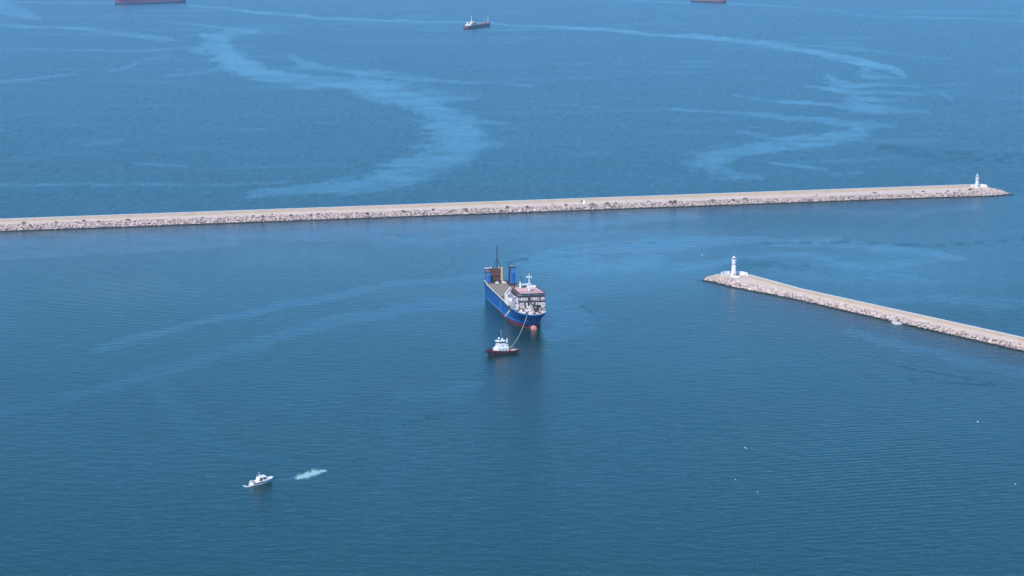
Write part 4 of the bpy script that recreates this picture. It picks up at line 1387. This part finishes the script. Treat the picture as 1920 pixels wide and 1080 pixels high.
# ------------------------------------------------------------------ small white launch
def launch():
    a = P(471.5, 910.5); b = P(511.5, 902)
    d = b[:2] - a[:2]; L = float(np.linalg.norm(d))
    t = thing('motor_boat', (a[0], a[1], 0), math.atan2(d[1], d[0]), 'small white cabin launch with a dark side stripe in the lower left of the harbour', 'motor boat')
    st = [(0, 1.75, 0, 1.95), (1.5, 1.85, 1.5, 2.1), (5, 1.85, 5, 2.15), (8, 1.6, 8.3, 2.1), (10, 1.05, 10.8, 1.7), (11.4, .45, 12.5, .95), (12, .12, 13.3, .3), (12.1, 0, 13.5, 0)]
    k0 = L / 13.2
    st = [(q[0] * k0, q[1], q[2] * k0, q[3]) for q in st]
    n = len(st)
    dz = lambda i: 1.45 + .75 * (st[i][2] / L) ** 2
    pt = hull_fn(st, dz)
    hull_band('hull', pt, n, lambda i: .15, dz, M['white'], t, 4)
    hull_band('hull_bottom', pt, n, lambda i: -.6, lambda i: .15, M['shipdark'], t, 2)
    hull_band('side_stripe', pt, n, lambda i: dz(i) - .38, lambda i: dz(i) - .14, M['shipdark'], t, 1, off=.03)
    mb = MB()
    for side in (-1, 1):
        rows = []
        for i in range(n):
            q = st[i]; z = dz(i)
            rows.append([(q[2], side * q[3], z), (q[2], side * (q[3] + .08), z + .12), (q[2] - .05, side * max(0, q[3] - .12), z + .3), (q[2] - .05, side * max(0, q[3] - .2), z - .1)])
        mb.loft(rows if side == 1 else [r[::-1] for r in rows], close=True)
    mb.box(-.1, .12, -1.9, 1.9, .9, 1.5).build('gunwale', M['white'], t)
    poly = [(st[i][2], -max(0, st[i][3] - .15)) for i in range(n - 1)] + [(st[i][2], max(0, st[i][3] - .15)) for i in range(n - 2, -1, -1)]
    MB().prism(poly, .95, 1.28).build('deck', M['white'], t)
    MB().box(-1.0, -.12, -1.6, 1.6, .25, .45).build('swim_platform', M['white_old'], t)
    # fore deck trunk
    MB().loft([[(6.4, -1.5, 1.28), (6.4, -1.3, 2.35), (6.4, 1.3, 2.35), (6.4, 1.5, 1.28)], [(9.4, -1.2, 1.28), (9.2, -.9, 2.2), (9.2, .9, 2.2), (9.4, 1.2, 1.28)], [(11.6, -.4, 1.28), (11.4, -.2, 1.7), (11.4, .2, 1.7), (11.6, .4, 1.28)]]).build('trunk_cabin', M['white'], t)
    # main cabin: raked front and rear
    c = MB().add([(3.2, -1.55, 1.28), (8.6, -1.5, 1.28), (8.6, 1.5, 1.28), (3.2, 1.55, 1.28), (4.1, -1.3, 3.5), (7.6, -1.25, 3.5), (7.6, 1.25, 3.5), (4.1, 1.3, 3.5)],
                 [(0, 3, 2, 1), (4, 5, 6, 7), (0, 1, 5, 4), (1, 2, 6, 5), (2, 3, 7, 6), (3, 0, 4, 7)]).build('cabin', M['white'], t)
    for sy in (-1, 1):
        for (x0, x1) in ((4.2, 4.95), (5.15, 5.9)):
            zz = ((1.75, 1.53), (3.2, 1.36))
            q = [(x0 - .2, sy * 1.54, 1.75), (x1 - .2, sy * 1.54, 1.75), (x1 + .1, sy * 1.38, 3.2), (x0 + .1, sy * 1.38, 3.2)]
            MB().add(q, [(0, 1, 2, 3)]).build('window', M['rustwall' if x0 < 5 else 'glass'], c)
        MB().add([(6.6, sy * 1.47, 2.4), (8.1, sy * 1.43, 2.4), (7.75, sy * 1.34, 3.2), (6.6, sy * 1.36, 3.2)], [(0, 1, 2, 3)]).build('window', M['glass'], c)
    MB().add([(8.32, -1.25, 2.1), (8.32, 1.25, 2.1), (7.85, 1.1, 3.2), (7.85, -1.1, 3.2)], [(0, 1, 2, 3)]).build('windscreen', M['glass'], c)
    MB().box(4.0, 8.4, -1.5, 1.5, 3.51, 3.68, .05).build('cabin_roof', M['white'], t)
    MB().box(5.6, 8.0, -1.15, 1.15, 3.69, 4.15, .12).build('flybridge', M['white'], t)
    ms = MB().tube((4.9, 0, 3.68), (4.7, 0, 6.3), .16, .07, 6).box(4.3, 5.2, -.5, .5, 4.6, 4.72).build('mast', M['white'], t)
    MB().tube((3.9, .9, 3.68), (3.7, .9, 5.0), .05, n=5).build('antenna', M['white'], ms)
    mb = MB()
    pr = [(.4, 1.75), (2.8, 1.9), (5.5, 1.98), (8.5, 1.85), (10.8, 1.35), (12.6, .6)]
    for sy in (-1, 1):
        for (xa, ya), (xb, yb) in zip(pr[:-1], pr[1:]):
            mb.tube((xa, sy * ya, 2.2 + xa * .04), (xb, sy * yb, 2.2 + xb * .04), .04, n=5)
            mb.tube((xa, sy * ya, 1.3), (xa, sy * ya, 2.2 + xa * .04), .04, n=5)
    mb.build('railing', M['grey'], t)
    MB().box(.9, 2.2, -.9, .9, 1.29, 1.75).build('engine_box', M['grey'], t)
    MB().box(.3, .8, 1.0, 1.6, 1.29, 2.3).build('seat', M['white_old'], t)
    return t


launch()


# ------------------------------------------------------------------ foam / stirred water
def foam_patch(name, poly_px, col, dens, label, seed, z=.012):
    xs = [p[0] for p in poly_px]; ys = [p[1] for p in poly_px]
    mar = 8
    cx = np.arange(min(xs) - mar, max(xs) + mar, .45); cy = np.arange(min(ys) - mar, max(ys) + mar, .35)
    X, Y = np.meshgrid(cx, cy)
    nn = fbm(X / 9, Y / 2.4, seed, 4) - .5
    n2 = fbm(X / 3.5, Y / 1.2, seed + 5, 3) - .5
    f = poly_field([(x, y, w) for x, y, w in poly_px], X + nn * 6, Y + nn * 5 + n2 * 2, 1, 1.9)
    a = np.clip((f + n2 * .9 + .15) / .9, 0, 1) * dens
    nr, nc = X.shape
    co = np.array([P(x, y, z) for x, y in zip(X.ravel(), Y.ravel())])
    idx = np.arange(nr * nc).reshape(nr, nc)
    keep = (a[:-1, :-1] + a[1:, :-1] + a[1:, 1:] + a[:-1, 1:]) > .01
    q = np.stack([idx[:-1, :-1], idx[1:, :-1], idx[1:, 1:], idx[:-1, 1:]], -1)[keep]
    me = bpy.data.meshes.new(name)
    me.from_pydata(co.tolist(), [], q.tolist())
    at = me.attributes.new('cover', 'FLOAT', 'POINT'); at.data.foreach_set('value', a.ravel().astype(np.float32))
    m, nt, b = new_mat(name)
    m.node_tree.nodes['Principled BSDF'].inputs['Base Color'].default_value = (*col, 1)
    b.inputs['Roughness'].default_value = .6
    an = nt.nodes.new('ShaderNodeAttribute'); an.attribute_name = 'cover'
    nt.links.new(an.outputs['Fac'], b.inputs['Alpha'])
    me.materials.append(m)
    o = bpy.data.objects.new(name, me); COL.objects.link(o)
    props(o, label, kind='stuff')
    return o


foam_patch('churned_water', [(559, 896, 3.6), (569, 893, 5.6), (580, 890, 5.8), (590, 886, 6.2), (600, 884.5, 4.4), (610, 882.5, 2.0)], (.40, .66, .65), .72,
           'pale turquoise patch of churned water right of the small white launch', 31)
foam_patch('stern_foam', [(457, 911, 1.2), (461, 911.5, 1.7), (468, 911, 1.2), (473, 910.5, 1.0)], (.6, .72, .74), .8,
           'small white foam trail behind the stern of the white launch', 37)
foam_patch('bow_ripple', [(515, 900, .8), (530, 899, 1.2), (550, 896, 1.6)], (.20, .36, .44), .22,
           'faint pale trail between the launch and the churned patch', 41)


# ------------------------------------------------------------------ buoys
def buoy(px, py, r, label, pink=False):
    t = thing('buoy', P(px, py, 0), 0, label, 'buoy', 'mooring buoys in the harbour')
    MB().lathe([(.2 * r, -.7 * r), (.8 * r, -.4 * r), (r, .1 * r), (.8 * r, .6 * r), (.25 * r, .85 * r)], 12).build('float', M['white'] if not pink else M['shippink'], t, smooth=True)
    MB().tube((0, 0, .8 * r), (0, 0, 1.5 * r), .12 * r, n=6).build('ring', M['grey'], t)
    return t


buoy(1397.0, 839.2, .34, 'left and upper of two tiny white buoys floating close together, lower right of the harbour')
buoy(1400.2, 841.8, .34, 'right and lower of two tiny buoys floating close together, pinkish', True)
buoy(1833.2, 790.8, .46, 'tiny bright white buoy floating by itself near the right edge of the harbour')
buoy(1903.6, 908.0, .30, 'tiny white buoy at the far right edge, lowest of the buoys there')
buoy(1379.3, 899.2, .26, 'tiny white buoy floating below the close pair of buoys')
buoy(1420.5, 922.8, .26, 'tiny white buoy floating lowest in the group right of centre')
buoy(1316.8, 478.0, .55, 'tiny white buoy in the channel above the near breakwater tip')


# ------------------------------------------------------------------ far cargo ships
def far_ship(a, b, B, D, label, style):
    d = b[:2] - a[:2]; L = float(np.linalg.norm(d))
    t = thing('cargo_ship', (a[0], a[1], 0), math.atan2(d[1], d[0]), label, 'ship', 'cargo ships anchored offshore')
    h = B / 2
    st = [(0, .6, 0, .85), (.02, .8, .02, .95), (.08, .95, .08, 1), (.3, 1, .3, 1), (.6, 1, .6, 1), (.85, .98, .86, 1), (.93, .7, .94, .9), (.97, .35, .98, .6), (.985, .08, .995, .2), (.99, 0, 1, 0)]
    st = [(q[0] * L, q[1] * h, q[2] * L, q[3] * h) for q in st]
    n = len(st)
    bow = style.get('bow', 0)
    dz = lambda i: D + (1.8 if st[i][2] > .9 * L else 0)
    pt = hull_fn(st, dz)
    hull_band('hull', pt, n, lambda i: D * style['split'], dz, style['top'], t, 5)
    hull_band('hull_bottom', pt, n, lambda i: -2.0, lambda i: D * style['split'], style['bot'], t, 3)
    if 'stripe' in style:
        hull_band('hull_stripe', pt, n - 3, lambda i: D * style['split'], lambda i: D * (style['split'] + .10), style['stripe'], t, 1, off=.15)
    poly = [(q[2], -q[3] + .2) for q in st[:-1]] + [(q[2], q[3] - .2) for q in st[:-1]][::-1]
    MB().prism(poly, D - 1, D + .02).build('deck', style['deck'], t)
    nh = style['hatches']
    for k in range(nh):
        x0 = L * (.22 + .68 * k / nh); x1 = L * (.22 + .68 * (k + .8) / nh)
        MB().box(x0, x1, -h * .62, h * .62, D + .03, D + 2.0, .3).build('hatch', style['deck'], t)
    sh = style['house']
    x0, x1 = L * style['hx'][0], L * style['hx'][1]
    hs = MB().box(x0, x1, -h * .85, h * .85, D + .03, D + sh * .45, .2).box(x0 + (x1 - x0) * .15, x1 - .3, -h * .7, h * .7, D + sh * .45 + .01, D + sh, .3).build('superstructure', M['white'], t)
    MB().box(x0 + (x1 - x0) * .3, x1 - 1, -h * 1.0, h * 1.0, D + sh + .01, D + sh + 2.4, .2).build('bridge', M['white'], hs)
    MB().box(x1 - 1.1, x1 - .7, -h * .95, h * .95, D + sh + .9, D + sh + 1.9).build('bridge_window', M['glass'], hs)
    for k in range(3):
        MB().box(x1 - .35, x1 + .05, -h * .6, h * .6, D + sh * (.2 + .22 * k), D + sh * (.2 + .22 * k) + .8).build('window', M['glass'], hs)
    MB().box(x0 + 1, x0 + (x1 - x0) * .28, -2.2, 2.2, D + .04, D + sh + 3.5, .3).build('funnel', style.get('funnel', M['cream']), t)
    fr = MB().tube((x1 - (x1 - x0) * .4, 0, D + sh + 2.4), (x1 - (x1 - x0) * .4, 0, D + sh + style['mast']), .9, .6, 6)
    fr.build('radar_mast', M['white'], t)
    MB().tube((L * .95, 0, D), (L * .95, 0, D + style['foremast']), .8, .6, 6).build('foremast', M['white'], t)
    if style.get('cranes'):
        for k in range(4):
            x = L * (.3 + .15 * k)
            MB().tube((x, 0, D), (x, 0, D + 11), 1.0, .8, 8).box(x - .5, x + 12, -.6, .6, D + 11, D + 12).build('crane', M['cream'], t)
    return t


far_ship(P(872.8, 54.6), P(917.0, 48.3), 20, 9.0, 'small dark red coaster with a white stern house and two masts, alone at top centre',
         dict(split=.40, top=M['shipmaroon'], bot=M['shipdark'], deck=M['shipdeck'], hatches=5, house=7.0, hx=(.10, .34), mast=20, foremast=19))
far_ship(P(219.5, 7.8), P(349.5, 3.9), 44, 19, 'long red bulk carrier with a pale stripe cut off by the top edge, upper left',
         dict(split=.30, top=M['shipred'], bot=M['shipdark'], stripe=M['shippink'], deck=M['shipdeck'], hatches=8, house=20, hx=(.04, .16), mast=34, foremast=14))
far_ship(P(1358.5, 5.6), P(1296, 3.0), 26, 12, 'dark hulled ship with a pink bow cut off by the top edge, right of centre',
         dict(split=.45, top=M['shipmaroon'], bot=M['shipdark'], stripe=M['shippink'], deck=M['shipdeck'], hatches=5, house=12, hx=(.06, .22), mast=24, foremast=14))
